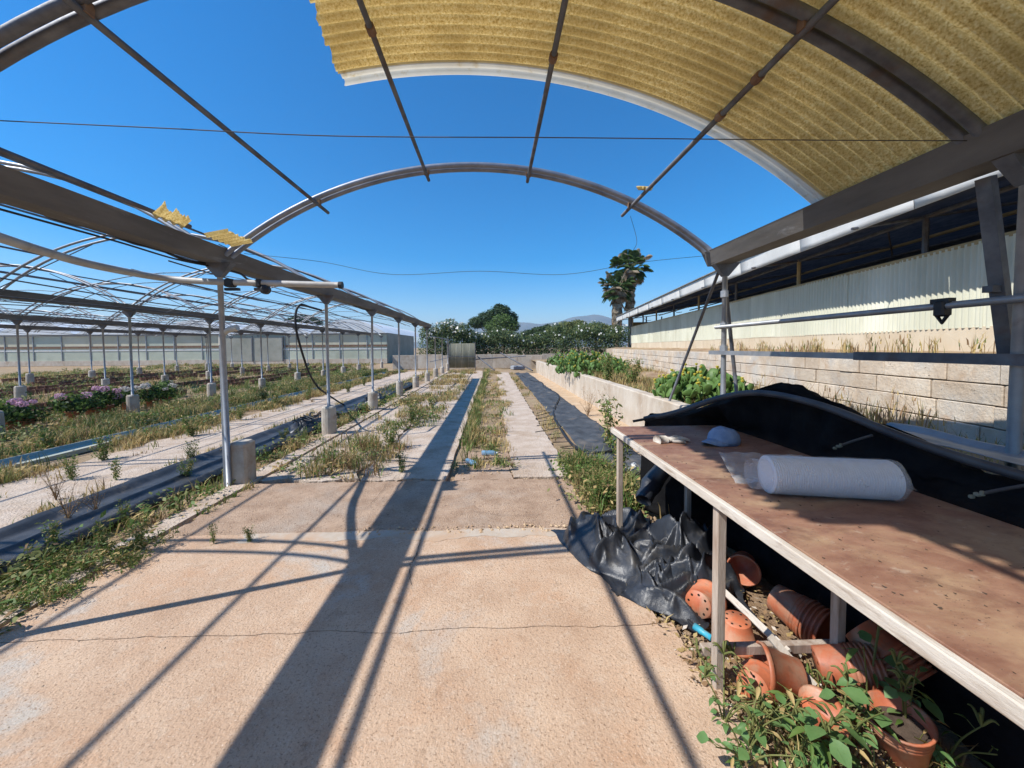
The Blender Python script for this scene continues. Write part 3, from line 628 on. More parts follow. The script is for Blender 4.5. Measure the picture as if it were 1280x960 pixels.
# hoses and cables clipped under the near gutter, and the down pipe
tubeobj('hose', spline([AX(-60, 240, -3.50), AX(30, 258, -3.50), AX(75, 275, -3.5), AX(125, 287, -3.5), AX(165, 303, -3.5), AX(200, 312, -3.5), AX(235, 326, -3.48), AX(268, 330, -3.42)]), .016, 'black', tA, 7)
tubeobj('cable', spline([AX(-60, 245, -3.46), AX(60, 278, -3.46), AX(150, 303, -3.46), AX(220, 324, -3.45), AX(270, 334, -3.40)]), .009, 'black', tA, 6)
tubeobj('hose', spline([AX(276, 336, -3.38), AX(300, 342, -3.36), AX(312, 350, -3.36), AX(335, 353, -3.36), AX(360, 357, -3.38), AX(395, 366, -3.38), AX(430, 376, -3.38), AX(452, 386, -3.38), AX(470, 389, -3.38)]), .014, 'black', tA, 7)
p0 = G(284, 607)
mb = MB(); mb.box((p0.x, p0.y, .88), (.062, .05, 1.78), bev=.008); mb.tube(spline([(p0.x, p0.y, 1.75), (p0.x + .01, p0.y, 1.88), (p0.x + .07, p0.y, 1.93), (p0.x + .16, p0.y, 1.955)], 6), .037, 10, 1)
mb.tube([(p0.x + .155, p0.y, 1.953), (p0.x + .19, p0.y, 1.963)], .042, 10, 1); under(mb.build('down_pipe', ['galv', 'pvc'], smooth=False), tA)
# bent pale pipe clamped to the post
bp = empty('bent_pipe', AY(275, 352, 4.5), 'long bent pale pipe clamped across the first post under the brown gutter', 'pipe')
Z = 2.49
pts = [G(-200, 236, 2.55), G(-80, 271, 2.53), G(0, 297, 2.51), G(90, 323, Z), G(180, 343, Z), G(235, 350.5, Z), G(290, 353, Z), G(370, 355, Z), G(426, 356, Z)]
pts = [G(px, py, 2.49) for px, py in ((-200, 230), (-80, 270), (0, 297), (60, 316), (120, 332))] + [AY(px, py, 4.42) for px, py in ((200, 347), (260, 352), (330, 354), (426, 356.5))]
tubeobj('pipe', spline(pts, 8), .036, 'pipew', bp, 10)
mb = MB(); mb.lathe([(.042, -.02), (.042, .02)], 12, Matrix.Translation(pts[-1]) @ Matrix.Rotation(R(90), 4, 'Y')); under(mb.build('end_cap', 'black'), bp)
for px in (288, 325):
    mb = MB(); q = AY(px, 354, 4.42); mb.box(q, (.10 if px == 288 else .06, .09, .09), bev=.01); mb.box(q + Vector((.02, 0, -.07)), (.16, .04, .03))
    under(mb.build('clamp', 'black'), bp)
mb = MB(); q = AY(332, 362, 4.42); mb.lathe([(.03, -.05), (.055, -.02), (.055, .03), (.02, .05)], 10, Matrix.Translation(q) @ Matrix.Rotation(R(90), 4, 'X')); under(mb.build('valve', 'black'), bp)

# ================================================================== TABLE AND WHAT LIES ON IT
TZ = .98
TX0, TX1, TY0, TY1 = 1.08, 2.06, -.9, 3.30
table = empty('work_table', ((TX0 + TX1) / 2, 1.5, 0), 'long work table with worn brown plywood top and pale batten edge', 'table')
for y0, y1 in ((-.9, .52), (.525, 1.96), (1.965, 3.30)):
    mb = MB(); mb.box(((TX0 + TX1) / 2, (y0 + y1) / 2, TZ - .008), (TX1 - TX0, y1 - y0 - .002, .016), bev=.002); under(mb.build('top_board', 'ply'), table)
mb = MB(); mb.box((TX0 - .012, (TY0 + TY1) / 2, TZ - .030), (.028, TY1 - TY0 + .02, .048), bev=.004)
mb.v = [(x + .003 * nz(y * 3, z), y, z + .003 * nz(y * 4, x)) for x, y, z in mb.v]; under(mb.build('edge_batten', 'whitewood'), table)
mb = MB(); mb.box(((TX0 + TX1) / 2, TY1 + .012, TZ - .030), (TX1 - TX0, .022, .048), bev=.004); under(mb.build('edge_batten', 'whitewood'), table)
LEGY = G(893, 857).y
for x in (TX0 + .03, 1.72):
    for y in (.0, LEGY, 3.22):
        mb = MB(); mb.box((x, y, (TZ - .05) / 2 - .02), (.045, .045, TZ - .05 + .02 ), bev=.004); under(mb.build('leg', 'legwood'), table)
for y in (LEGY, .0):
    mb = MB(); mb.box((1.40, y + .045, .15), (.70, .035, .05), bev=.004); under(mb.build('stretcher', 'legwood'), table)
mb = MB(); mb.box((TX0 + .1, 1.06, TZ - .075), (.09, .03, .06), Matrix.Rotation(R(20), 3, 'Z')); under(mb.build('bracket', 'rust'), table)

def table_bits():
    mb = MB()
    for _ in range(260):
        x, y = random.uniform(TX0 + .02, TX1 - .05), random.uniform(.2, TY1 - .03); r_ = random.uniform(.0015, .005); a = random.uniform(0, 6)
        mb.add([(x + r_ * math.cos(a + t), y + r_ * 1.6 * math.sin(a + t), TZ + .0006 + .5 * r_ * (k % 2)) for k, t in enumerate((0, 1.6, 3.1, 4.7))], [(0, 1, 2), (0, 2, 3)])
    tag(mb.build('table_crumbs', 'potsoil'), 'crumbs of dirt scattered on the plywood table top', 'dirt', kind='stuff')
table_bits()
# glove
gl = G(838, 552, TZ)
g = empty('work_glove', gl, 'crumpled dirty white work glove lying on the plywood table', 'glove', None, R(-75))
mb = MB()
mb.lathe([(.0, -.012), (.03, -.01), (.046, 0), (.04, .014), (.0, .02)], 14, Matrix.Translation((0, 0, .018)) @ Matrix.Diagonal((1.0, 1.25, 1, 1)))
for k, (a, l) in enumerate(((-22, .085), (-8, .10), (5, .10), (18, .085))):
    dx, dy = math.sin(R(a)), math.cos(R(a)); bx = -.03 + k * .02
    mb.tube(spline([(bx, .02, .018), (bx + dx * l * .5, .045 + dy * l * .5, .024), (bx + dx * l, .045 + dy * l, .012)], 4), [.013] * 6 + [.011, .009, .006], 8)
mb.tube(spline([(.035, -.01, .016), (.075, .02, .02), (.085, .06, .012)], 4), [.014] * 6 + [.012, .01, .006], 8)
mb.tube([(0, -.045, .018), (0, -.12, .02)], [.040, .046], 12)
mb.v = [(x + .003 * nz(x * 60, y * 60), y, max(.001, z * .85 + .004 * nz(x * 50, y * 50, 2))) for x, y, z in mb.v]
mb.build('glove_body', 'glove', g, True)
tag(g)
# cap
cp = G(903, 556, TZ)
c = empty('cloth_cap', (cp.x + .04, cp.y + .05, TZ), 'faded blue cloth cap resting on the plywood table against the black net', 'cap', None, R(112)); c.scale = (1.15, 1.15, 1.05)
mb = MB(); mb.lathe([(.088, .0), (.09, .03), (.083, .065), (.06, .095), (.03, .108), (0, .110)], 20, Matrix.Diagonal((1, 1.12, 1, 1)))
mb.v = [(x, y, z * (1 + .12 * nz(x * 14, y * 14))) for x, y, z in mb.v]; mb.build('crown', 'capblue', c, True)
mb = MB(); mb.lathe([(.0, .116), (.009, .113), (.01, .106)], 8); mb.build('button', 'capblue', c)
mb = MB(); mb.grid(lambda u, v: ((-1 + 2 * u) * .08 * (1 - .25 * v), .085 * math.sqrt(max(0, 1 - ((-1 + 2 * u) * .8) ** 2)) + .10 * v * (1 - .55 * (2 * u - 1) ** 2), .010 + .030 * (1 - (2 * u - 1) ** 2) - .012 * v), 12, 5)
mb.build('peak', 'capblue', c, True, thick=.004)
# sleeve of stacked foam cups
A_, B_ = G(962, 622, TZ), G(1138, 632, TZ); A_.z = B_.z = TZ; ax = (B_ - A_); L_ = ax.length; rzs = math.atan2(ax.y, ax.x)
cs = empty('cup_sleeve', A_, 'clear plastic sleeve of stacked white foam cups on the table', 'cups', None, rzs)
T = Matrix.Translation((0, .075, .088)) @ Matrix.Rotation(R(90), 4, 'Y')
mb = MB()
prof = [(0, .02), (.070, .02)]; z = .02
while z < L_ - .03: prof += [(.0865, z), (.090, z + .002), (.0905, z + .006), (.088, z + .009)]; z += .010
prof += [(.076, z), (0, z)]
mb.lathe(prof, 28, T); mb.build('cup_stack', 'foam', cs, True)
mb = MB(); np_ = 30
def sl(u, v):
    x = -.05 + (L_ + .13) * v; t = 1.0 if x < L_ - .01 else max(.0, 1 - (x - L_ + .01) / .09); t0 = 1.0 if x > .02 else .75
    a = 2 * math.pi * u; r = .095 * min(1, t * .9 + .1 if t < 1 else 1) * t0 + .006 * nz(u * 9, v * 9) * (1 + 2 * (1 - t)); zz = .088 + r * math.sin(a) * (1 if t == 1 else .5 * t + .12)
    if t < 1: zz = .02 + (zz - .02) * (.35 + .65 * t)
    return (x, .075 + r * math.cos(a) * (1 if t == 1 else 1.0), max(.003, zz))
mb.grid(sl, 48, 60); mb.build('sleeve', 'bag', cs, True)
mb = MB(); mb.grid(lambda u, v: (-.10 + .42 * u, .12 + .22 * v + .02 * nz(u * 4, v * 3), .02 + .10 * v + .02 * nz(u * 6, v * 6, 4)), 22, 12); mb.build('loose_film', 'bag', cs, True)
# shade net draped on a hoop pipe along the table
net = empty('shade_net_cover', (2.2, 2.0, 0), 'black shade net draped over a curved pipe along the back of the table', 'net')
ridge = spline([(1.62, 3.85, .99), (1.85, 3.5, 1.08), (2.02, 3.1, 1.27), (2.12, 2.68, 1.42), (2.18, 2.4, 1.34), (2.24, 1.96, 1.21), (2.29, 1.61, 1.13), (2.35, 1.0, 1.07), (2.4, .2, 1.05), (2.4, -.9, 1.05)], 10)
nr = len(ridge) - 1
def drape(u, v):
    p = ridge[round(v * nr)]; y = p.y; f = .045 * nz(y * 5 + u * 2, u * 1.2) + .03 * abs(nz(y * 11 - u * 3, u * 2, 4)) + .022 * abs(nz(y * 21, u * 9, 2)) - .02
    K = [(1.99 + .04 * nz(y * 2, 3), .012), (2.05, .45), (2.10, .90), (2.12, 1.0), (p.x - .03, p.z - .05), (p.x + .02, p.z), (p.x + .14, p.z - .07), (p.x + .34, p.z - .28), (2.86, .62), (2.87, .05)]
    if y > 3.4: K[3] = (p.x - .02, .93); K[2] = (p.x - .03, .80); K[1] = (p.x - .05, .4); K[0] = (p.x - .1, .012)
    s = u * (len(K) - 1); i = min(int(s), len(K) - 2); t = s - i
    x = K[i][0] * (1 - t) + K[i + 1][0] * t; z = K[i][1] * (1 - t) + K[i + 1][1] * t
    damp = 1.6 if z > 1.06 else 1.0 if z < .85 else .5
    return (x + f * damp * 1.3, y, max(.008, z + f * .5 * damp))
mb = MB(); mb.grid(drape, 63, nr); under(mb.build('net', 'net', smooth=True, thick=.004), net)
tubeobj('hoop_pipe', spline([(1.42, 3.45, 1.015), (1.62, 3.28, 1.10), (1.86, 2.98, 1.275), (2.0, 2.71, 1.345), (2.08, 2.3, 1.315), (2.14, 1.83, 1.205), (2.2, 1.5, 1.15), (2.28, .9, 1.11), (2.32, -.5, 1.09)], 8), .024, 'pipeblack', net)
tubeobj('hoop_pipe', spline([(1.30, 3.42, 1.0), (1.55, 3.36, 1.06), (1.7, 3.25, 1.13)], 8), .012, 'black', net)
for px, py in ((1048, 558), (1222, 618)):
    q = AX(px, py, 2.055); mb = MB(); mb.box(q, (.02, .02, .015), bev=.003); mb.box(q + Vector((-.01, .012, -.014)), (.02, .014, .015), bev=.003); mb.box(q + Vector((.0, -.015, .01)), (.016, .012, .022), bev=.003); under(mb.build('clip', 'panel'), net)
    tubeobj('cord', spline([q, q + Vector((.02, -.07, .05)), q + Vector((.06, -.14, .10))], 4), .007, 'wire', net, 6)
# grey film over the outer side
gf = MB(); gf.grid(lambda u, v: (2.40 + .58 * u + .03 * nz(v * 8, u * 3), 2.7 - 3.4 * v, 1.17 - .06 * v - .12 * u * (1 - .3 * u) + .025 * nz(v * 9, u * 5) + (.03 if u > .9 else 0)), 20, 50)
tag(gf.build('plastic_film', 'greyfilm', smooth=True, thick=.003), 'loose sheet of grey plastic film behind the black shade net', 'film')

# crumpled black plastic below the table end
def heap(name, cx, cy, sx, sy, h, seed, m, n=46, rot=0):
    mb = MB(); cr, sr = math.cos(rot), math.sin(rot)
    rr = random.Random(seed * 77); cre = []
    for _ in range(26):
        t = rr.gauss(.6, .7); cre.append((rr.uniform(-.9, .9), rr.uniform(-.9, .9), math.cos(t), math.sin(t), rr.uniform(.3, .9), rr.uniform(.07, .17), rr.uniform(.25, .7)))
    def f(u, v):
        a, b = -1 + 2 * u, -1 + 2 * v; k = max(0, 1 - (abs(a) ** 2.4 + abs(b) ** 2.4))
        wa, wb = a + .12 * nz(a * 2, b * 2, seed), b + .12 * nz(a * 2, b * 2, seed + 3); fold = 0
        for (x_, y_, c_, s_, l_, w_, h_) in cre:
            dx, dy = wa - x_, wb - y_; al, ac = dx * c_ + dy * s_, -dx * s_ + dy * c_
            q = max(0, 1 - abs(ac) / w_) * max(0, 1 - (al / l_) ** 2); fold = max(fold, h_ * q) if ac < 0 else max(fold, h_ * q ** 1.8)
        z = h * k ** .6 * (.50 + .45 * nz(wa * 1.3 + seed, wb * 1.3) + .55 * fold) + .008 + .05 * fold * min(1, k * 4) + .006 * abs(nz(a * 9, b * 9, seed))
        a += .16 * nz(a * 2.0, b * 2.0, seed + 9); b += .16 * nz(a * 2.1, b * 2.3, seed + 4)
        return (cx + (a * sx * cr - b * sy * sr), cy + (a * sx * sr + b * sy * cr), max(.006, z))
    mb.grid(f, n, n); return mb.build(name, m, None, True)
pl = empty('plastic_sheet', (1.2, 2.9, 0), 'crumpled black plastic sheeting heaped on the ground around the far table leg', 'plastic')
under(heap('fold', 1.06, 3.04, .42, .48, .30, 1.3, 'film', 84, .3), pl)
under(heap('fold', 1.42, 2.74, .36, .42, .36, 5.1, 'film', 84, -.3), pl)
under(heap('fold', 1.20, 2.50, .28, .28, .18, 8.4, 'film', 70, .8), pl)
mb = MB(); mb.tube(spline([(1.35, 3.3, .30), (1.50, 3.45, .42), (1.66, 3.42, .62), (1.72, 3.36, .78)], 6), [.06, .07, .08, .08, .09, .09] + [.08] * 13, 10)
mb.v = [(x + .03 * nz(x * 9, z * 9), y + .03 * nz(y * 9, z * 9), z) for x, y, z in mb.v]; under(mb.build('fold', 'film', smooth=True), pl)
# concrete block and white bag under the table's far end
mb = MB(); q = G(848, 628); mb.box((q.x + .1, q.y + .15, .19), (.42, .30, .42), Matrix.Rotation(R(12), 3, 'Z'), bev=.02)
tag(mb.build('concrete_block', 'block'), 'pale concrete block standing under the far end of the table', 'block')
for (px, py, lb) in ((792, 592, 'crumpled white plastic bag in the weeds behind the table leg'), (814, 584, 'small crushed white carton beside the pale concrete block')):
    q = G(px, py); mb = MB(); mb.lathe([(0, 0), (.07, .005), (.085, .04), (.07, .08), (.03, .11), (0, .115)], 12)
    mb.v = [(x * (1 + .5 * nz(x * 14, y * 14, px)), y * (1 + .5 * nz(y * 12, z * 14, px)), max(0, z * (1 + .5 * nz(x * 12, z * 12)))) for x, y, z in mb.v]
    o = mb.build('white_bag' if px == 792 else 'crushed_carton', 'white', None, False); o.location = (q.x, q.y, 0); tag(o, lb, 'litter')

# ---- pots
def pot_mesh(rt, rb, h, rim=.022, wall=.004, rings=0, holes=True):
    mb = MB(); prof = [(rb * .98, 0), (rb, .003), (rb + (rt - rb) * (1 - rim / h), h - rim), (rt + .006, h - rim + .002), (rt + .007, h), (rt + .001, h + .002)]
    if rings:
        prof = prof[:2]
        for k in range(rings): z = h * (.62 + .1 * k); r_ = rb + (rt - rb) * z / h; prof += [(r_, z), (r_ + .005, z + .004), (r_ + .005, z + .018), (r_ + .001, z + .022)]
        prof += [(rt + .006, h - .012), (rt + .007, h)]
    prof += [(rt - wall, h - .002), (rb - wall, wall), (.0, wall)]
    mb.lathe(prof, 28)
    if holes:
        for k in range(8):
            a = k * math.pi / 4; mb.lathe([(0, -.0015), (rb * .10, -.0015)], 6, Matrix.Translation((rb * .72 * math.cos(a), rb * .72 * math.sin(a), 0)), 1)
    return mb.mesh('pot', ['terra', 'potsoil'], True)
POT = pot_mesh(.105, .078, .165); POT2 = pot_mesh(.115, .085, .19, rings=3); POTS = pot_mesh(.085, .065, .13)
def pot(me, loc, rot, label, group='terracotta pots under the table', n_stack=1, sc=1.0):
    t = empty('flower_pot', loc, label, 'pot', group if 'stack' not in label else None); t.rotation_euler = rot; t.scale = (sc * .86,) * 3
    for k in range(n_stack): link('pot_shell', me, t, (0, 0, k * .022))
    return t
RX = R(90)
def gp(px, py, z=0.0): q = G(px, py, z); return (q.x, q.y, z)
def axis_rot(dx, dy, dz):
    return Vector((dx, dy, dz)).to_track_quat('Z', 'Y').to_euler()
def lay(me, px, py, z, d, label, n=1, sc=1.0): return pot(me, (*gp(px, py)[:2], z), axis_rot(*d), label, n_stack=n, sc=sc)
lay(POT, 930, 718, .10, (-.55, -.75, .05), 'terracotta pot on its side, its dark mouth towards the lath', 1, 1.1)
lay(POT, 872, 775, .10, (.75, .6, -.2), 'dirty terracotta pot tipped over beside the table leg, holed base showing', 1, 1.15)
lay(POT, 920, 806, .150, (.08, .05, -1), 'terracotta pot standing upside down with drainage holes showing', 1, 1.05)
lay(POT2, 968, 768, .115, (.35, -.8, -.12), 'stack of ribbed terracotta pots lying beside the black net', 5, 1.15)
lay(POT, 1000, 872, .10, (-.8, .25, .05), 'dusty terracotta pot lying under the table stretcher', 1, 1.15)
lay(POT, 940, 880, .08, (.6, .5, -.35), 'broken terracotta pot half buried in dry leaves')
lay(POT2, 1020, 858, .11, (.75, -.35, .15), 'stack of smooth terracotta pots leaning below the stretcher', 4, 1.1)
lay(POT2, 1072, 846, .26, (.25, -.75, -.45), 'glossy stack of terracotta pots tilted by the rear table leg', 4, 1.1)
bp2 = lay(POT2, 1128, 940, .0, (-.22, -.06, 1), 'upright terracotta pot with soil and a weed growing from it', 1, 1.05)
lay(POTS, 1020, 925, .075, (.7, .6, .1), 'small terracotta pot lying hidden among the broad leaved weeds')
mb = MB(); mb.lathe([(0, .13), (.10, .125)], 16); mb.build('soil', 'potsoil', bp2)
pot(POTS, (*gp(1010, 915)[:2], .085), (R(92), 0, R(75)), 'small terracotta pot lying hidden among the broad leaved weeds', sc=1.0)

# laths
for (a, b, lb) in (((838, 676, .10), (985, 815, .16), 'long pale wooden lath lying from the plastic heap to the stretcher'), ((962, 795, .23), (1018, 858, .10), 'short split lath resting across the table stretcher')):
    p, q = Vector(gp(*a)), Vector(gp(*b)); mb = MB(); mb.bar(p, q, .035, .014, roll=.5); tag(mb.build('wooden_lath', 'whitewood'), lb, 'lath')
mb = MB(); 
hp = spline([gp(840, 735, .02), gp(846, 752, .015), gp(858, 772, .015), gp(868, 783, .016)], 6); hz = empty('garden_hose', hp[0], 'short black hose end with turquoise fitting beside the pots', 'hose')
tubeobj('tube', hp, .010, 'black', hz); q = Vector(gp(868, 783, .018)); e = Vector(gp(890, 798, .018)); tubeobj('fitting', [q, q.lerp(e, .45), q.lerp(e, .5), e], [.020, .020, .017, .017], 'blue', hz, 12)

# drip hose with stakes, snaking by the ground cloth
dh = empty('drip_hose', gp(700, 540), 'black drip hose snaking along the ground cloth with a row of dripper stakes', 'hose')
hpts = [gp(653, 470, .02), gp(665, 476, .02), gp(677, 478, .02), gp(680, 484, .02), gp(693, 490, .03), gp(699, 496, .03), gp(694, 508, .03), gp(692, 520, .03), gp(700, 535, .03), gp(712, 552, .03), gp(728, 563, .03), gp(750, 566, .04), gp(775, 560, .06), gp(800, 548, .08)]
hs = spline(hpts, 8); tubeobj('tube', hs, .024, 'black', dh)
for k in range(11):
    p = Vector(gp(*[(694, 509), (692, 514), (692, 519), (694, 524), (697, 529), (700, 535), (704, 541), (708, 546), (713, 552), (719, 557), (726, 561)][k], .03)); q = Vector(gp(*[(671, 517), (670, 520), (671, 524), (673, 527), (671, 532), (669, 540), (684, 544), (688, 548), (691, 553), (700, 559), (702, 560)][k], .012))
    tubeobj('stake', [p, q], .0075, 'black', dh, 6)
hp2 = spline([gp(600, 581, .01), gp(640, 577, .01), gp(700, 574, .012), gp(740, 573, .012)], 5)
# blue bottles
BOT = MB(); BOT.lathe([(0, 0), (.030, .0), (.033, .008), (.033, .06), (.029, .075), (.033, .09), (.033, .15), (.026, .18), (.013, .20), (.012, .212)], 14); BOTm = BOT.mesh('bottle', 'bottle', True)
CAPm = MB().lathe([(.0155, .205), (.0155, .225), (0, .226)], 10).mesh('cap', 'white')
for (px, py, rz, lb) in ((612, 566, 84, 'crushed clear blue bottle lying on dry grass of the aisle'), (590, 578, 40, 'blue bottle lying at the slab edge near the dry grass')):
    q = gp(px, py, .03); o = empty('plastic_bottle', q, lb, 'bottle', None); o.rotation_euler = (R(90), 0, R(rz)); o.scale = (1.15,) * 3
    link('bottle_body', BOTm, o, (0, 0, -.11)); link('cap', CAPm, o, (0, 0, -.11))
# ground cloth strip
mb = MB(); mb.grid(lambda u, v: (1.42 + .86 * u + .06 * nz(v * 9, 2) * (1 if u < .5 else .6) + .10 * (v > .8) * 0, 4.1 + 20 * v, .006 + .06 * max(0, nz(u * 3, v * 18)) + .05 * max(0, nz(u * 5 + v * 30, v * 60)) + .02 * abs(nz(u * 9, v * 120))), 22, 260)
tag(mb.build('ground_cloth', 'cloth', smooth=True, thick=.003), 'long strip of dark woven ground cloth beside the channel wall', 'cloth')

# black liner trough on the left and debris by it
ln = empty('plastic_liner', (-4.1, 6, 0), 'shiny black plastic liner lying as a trough along the first post row', 'liner')
def liner(u, v, y0=.6, y1=9.0):
    y = y0 + (y1 - y0) * v; P = [(-4.60, .015), (-4.52, .075), (-4.46, .06), (-4.38, .012), (-4.16, .02), (-4.10, .055), (-4.04, .02), (-3.86, .012), (-3.80, .05), (-3.73, .085), (-3.66, .02)]
    s = u * 10; i = min(int(s), 9); t = s - i; x = P[i][0] * (1 - t) + P[i + 1][0] * t; z = P[i][1] * (1 - t) + P[i + 1][1] * t
    return (x + .03 * nz(y * .8, 1) + .012 * nz(y * 3, x * 4), y, .006 + max(0, z + .012 * nz(y * 2.6, x * 6)))
mb = MB(); mb.grid(liner, 40, 150); under(mb.build('sheet', 'liner', smooth=True, thick=.003), ln)
mb = MB(); mb.grid(lambda u, v: (lambda p: (p[0] + .08, p[1], p[2] + .01))(liner(u, v, 9.6, 18)), 30, 110); under(mb.build('sheet', 'liner', smooth=True, thick=.003), ln)
o = heap('plastic_bundle', -3.95, 8.0, .30, .55, .22, 3.3, 'film', 36); tag(o, 'bundle of black plastic strips and hose behind the second footing', 'plastic')
o = heap('plastic_bag', -3.72, 11.6, .28, .34, .34, 6.3, 'film', 30); tag(o, 'black plastic bag slumped behind the third footing', 'bag')
for k in range(5):
    pts = [(-4.15 + .5 * rp.random(), 7.3 + 1.2 * rp.random(), .18 + .1 * rp.random()) for _ in range(5)]
    tubeobj('hose_loop', spline(pts, 6), .012, 'black', o if False else ln, 6)
# looping hose between the posts
lh = empty('hanging_hose', gp(425, 520), 'black hose looping up from the ground to the second post', 'hose')
tubeobj('tube', spline([AX(402, 388, -3.32), AX(388, 384, -3.4), AX(376, 381, -3.45), AX(370, 390, -3.5), AX(370, 410, -3.5), AX(376, 435, -3.5), AX(386, 465, -3.55), AX(396, 482, -3.6), AX(405, 490, -3.6)] + [gp(430, 506, .05), gp(450, 512, .03)], 7), .02, 'black', lh)

# ================================================================== FAR THINGS
fg = empty('film_greenhouse', (-28, 42, 0), 'pale green film greenhouse with white roof behind the bare tunnel frames', 'greenhouse')
FY = 42.0; x0, x1 = -62.0, -11.8
k = 0; x = x0
while x < x1 - .1:
    w = min(3.0, x1 - x); mb = MB(); mb.box((x + w / 2, FY, 1.0), (w - .06, .06, 1.1)); under(mb.build('lower_panel', 'ghwall'), fg)
    mb = MB(); mb.box((x + w / 2, FY + .02, 2.45), (w - .06, .06, 1.5)); under(mb.build('upper_panel', 'ghcream' if k % 4 else 'ghwall'), fg)
    mb = MB(); mb.box((x, FY - .05, 1.7), (.08, .08, 3.4)); under(mb.build('wall_post', 'galv'), fg)
    x += w; k += 1
mb = MB(); mb.box(((x0 + x1) / 2, FY - .06, .25), (x1 - x0, .16, .55)); under(mb.build('base_wall', 'wallconc'), fg)
for z, h_, m in ((1.62, .12, 'white'), (1.98, .22, 'rust'), (3.28, .14, 'galv')):
    mb = MB(); mb.box(((x0 + x1) / 2, FY - .045, z), (x1 - x0, .05, h_)); under(mb.build('band', m), fg)
mb = MB(); mb.box((-26.5, FY - .12, 1.7), (6.6, .08, 2.7)); under(mb.build('door', 'ghdoor'), fg)
for dx in (-3.3, 0, 3.3): mb = MB(); mb.box((-26.5 + dx, FY - .19, 1.7), (.12, .06, 2.8)); under(mb.build('door_frame', 'galvd'), fg)
for k in range(6):
    xa = x0 + k * (x1 - x0) / 6; w = (x1 - x0) / 6; mb = MB()
    mb.grid(lambda u, v: (xa + w * u, FY - .3 + 26 * v, 3.36 + 1.55 * math.sin(math.pi * u)), 20, 4)
    mb.add([(xa + w * u / 20, FY - .3, 3.36 + 1.55 * math.sin(math.pi * u / 20)) for u in range(21)], [tuple(range(21))])
    under(mb.build('roof_vault', 'ghroof', smooth=False), fg)
mb = MB(); mb.add([(x1, FY, 0), (x1, FY + 14, 0), (x1, FY + 14, 3.4), (x1, FY, 3.4)], [(0, 1, 2, 3)]); under(mb.build('side_wall', 'ghdoor', thick=.06), fg)

pn = empty('sheet_screen', (-2.3, 28.4, 0), 'weathered corrugated sheet screen standing at the far end of the aisle', 'screen')
for k in range(4):
    mb = MB(); mb.grid(lambda a, b: (-3.35 + k * .50 + .49 * a, 28.4 + .02 * math.sin(a * 40), .15 + 1.85 * b), 24, 1); under(mb.build('sheet', 'panel', smooth=True, thick=.006), pn)
for x in (-3.35, -1.34): mb = MB(); mb.tube([(x, 28.36, 0), (x, 28.36, 2.1)], .03, 6); under(mb.build('post', 'galvd'), pn)
mb = MB(); mb.bar((-3.4, 28.33, 1.0), (-1.3, 28.33, 1.0), .04, .05); under(mb.build('rail', 'galvd'), pn)
for a, b, lb in ((( -1.2, 28.9, 1.0), (.1, 26.8, .05), 'dark pipe leaning from the sheet screen onto the path end'), ((.6, 29.6, 1.25), (2.7, 25.3, .08), 'dark pipe leaning from the back wall towards the channel wall'), ((-1.5, 29.3, .75), (2.6, 29.3, 1.0), 'long pipe lying across the front of the back wall')):
    tag(MB().tube([a, b], .05, 7).build('leaning_pipe', 'galvd', smooth=True), lb, 'pipe')
tag(MB().box((1.9, 28.6, .12), (1.0, .6, .3), Matrix.Rotation(R(20), 3, 'Z'), bev=.05).build('water_tank', 'greyfilm'), 'low pale tank standing by the back wall at the end of the cloth', 'tank')

# ================================================================== VEGETATION
def dens(x, y, f=.7, s=0): return nz(x * f + s, y * f, s * 1.7) + .5 * nz(x * f * 2.6, y * f * 2.6, s + 4)
def field(name, specs, label, cat='grass', zfn=None):
    """patches of blades: (x0,x1,y0,y1, clumps, blades per clump, hmin,hmax, weights over g1,g2,dry,brown, threshold, spread)"""
    BS, HS, LS, WS, MS = [], [], [], [], []
    for (x0, x1, y0, y1, nc, nbl, h0, h1, wts, thr, spr) in specs:
        k = 0; tries = 0
        while k < nc and tries < nc * 12:
            tries += 1; x = random.uniform(x0, x1); y = random.uniform(y0, y1)
            if dens(x, y, .8, 2) < thr + random.uniform(-.15, .15): continue
            k += 1; n = max(3, int(random.gauss(nbl, nbl * .3))); sc = random.uniform(.5, 1.15)
            p = np.zeros((n, 3)); a = rng.normal(0, spr, (n, 2)); p[:, 0] = x + a[:, 0]; p[:, 1] = y + a[:, 1]
            p[:, 2] = (zfn(x, y) if zfn else 0.0) - .015
            main_m = rng.choice(4, p=np.array(wts) / sum(wts)); mm = np.where(rng.random(n) < .72, main_m, rng.choice(4, n, p=np.array(wts) / sum(wts)))
            BS.append(p); HS.append(rng.uniform(h0, h1, n) * sc); LS.append(rng.uniform(.1, .9, n)); WS.append(rng.uniform(.004, .011, n) * (1 + y / 14)); MS.append(mm)
    o = blades(name, np.concatenate(BS), np.concatenate(HS), np.concatenate(LS), np.concatenate(WS), np.concatenate(MS), ['g1', 'g2', 'dry', 'brown'])
    return tag(o, label, cat, kind='stuff')
gw = (.22, .3, .42, .06); dw = (.08, .17, .65, .1); vw = (.55, .3, .12, .03)
field('bed_grass', [(-7.0, -6.2, 2.5, 27, 700, 26, .08, .26, dw, -.1, .07), (-9.5, -7.65, 2.5, 28, 1300, 28, .1, .34, (.28, .34, .34, .04), -.25, .08), (-6.3, -5.7, 2.5, 14, 60, 16, .08, .2, dw, .1, .06),
    (-12.2, -9.9, 5, 30, 420, 22, .1, .35, vw, -.2, .1), (-17, -12.2, 7, 40, 900, 20, .08, .3, gw, -.1, .12), (-34, -17, 14, 41, 1100, 20, .1, .3, gw, -.1, .16)],
    'low green and straw coloured weeds covering the beds between the posts')
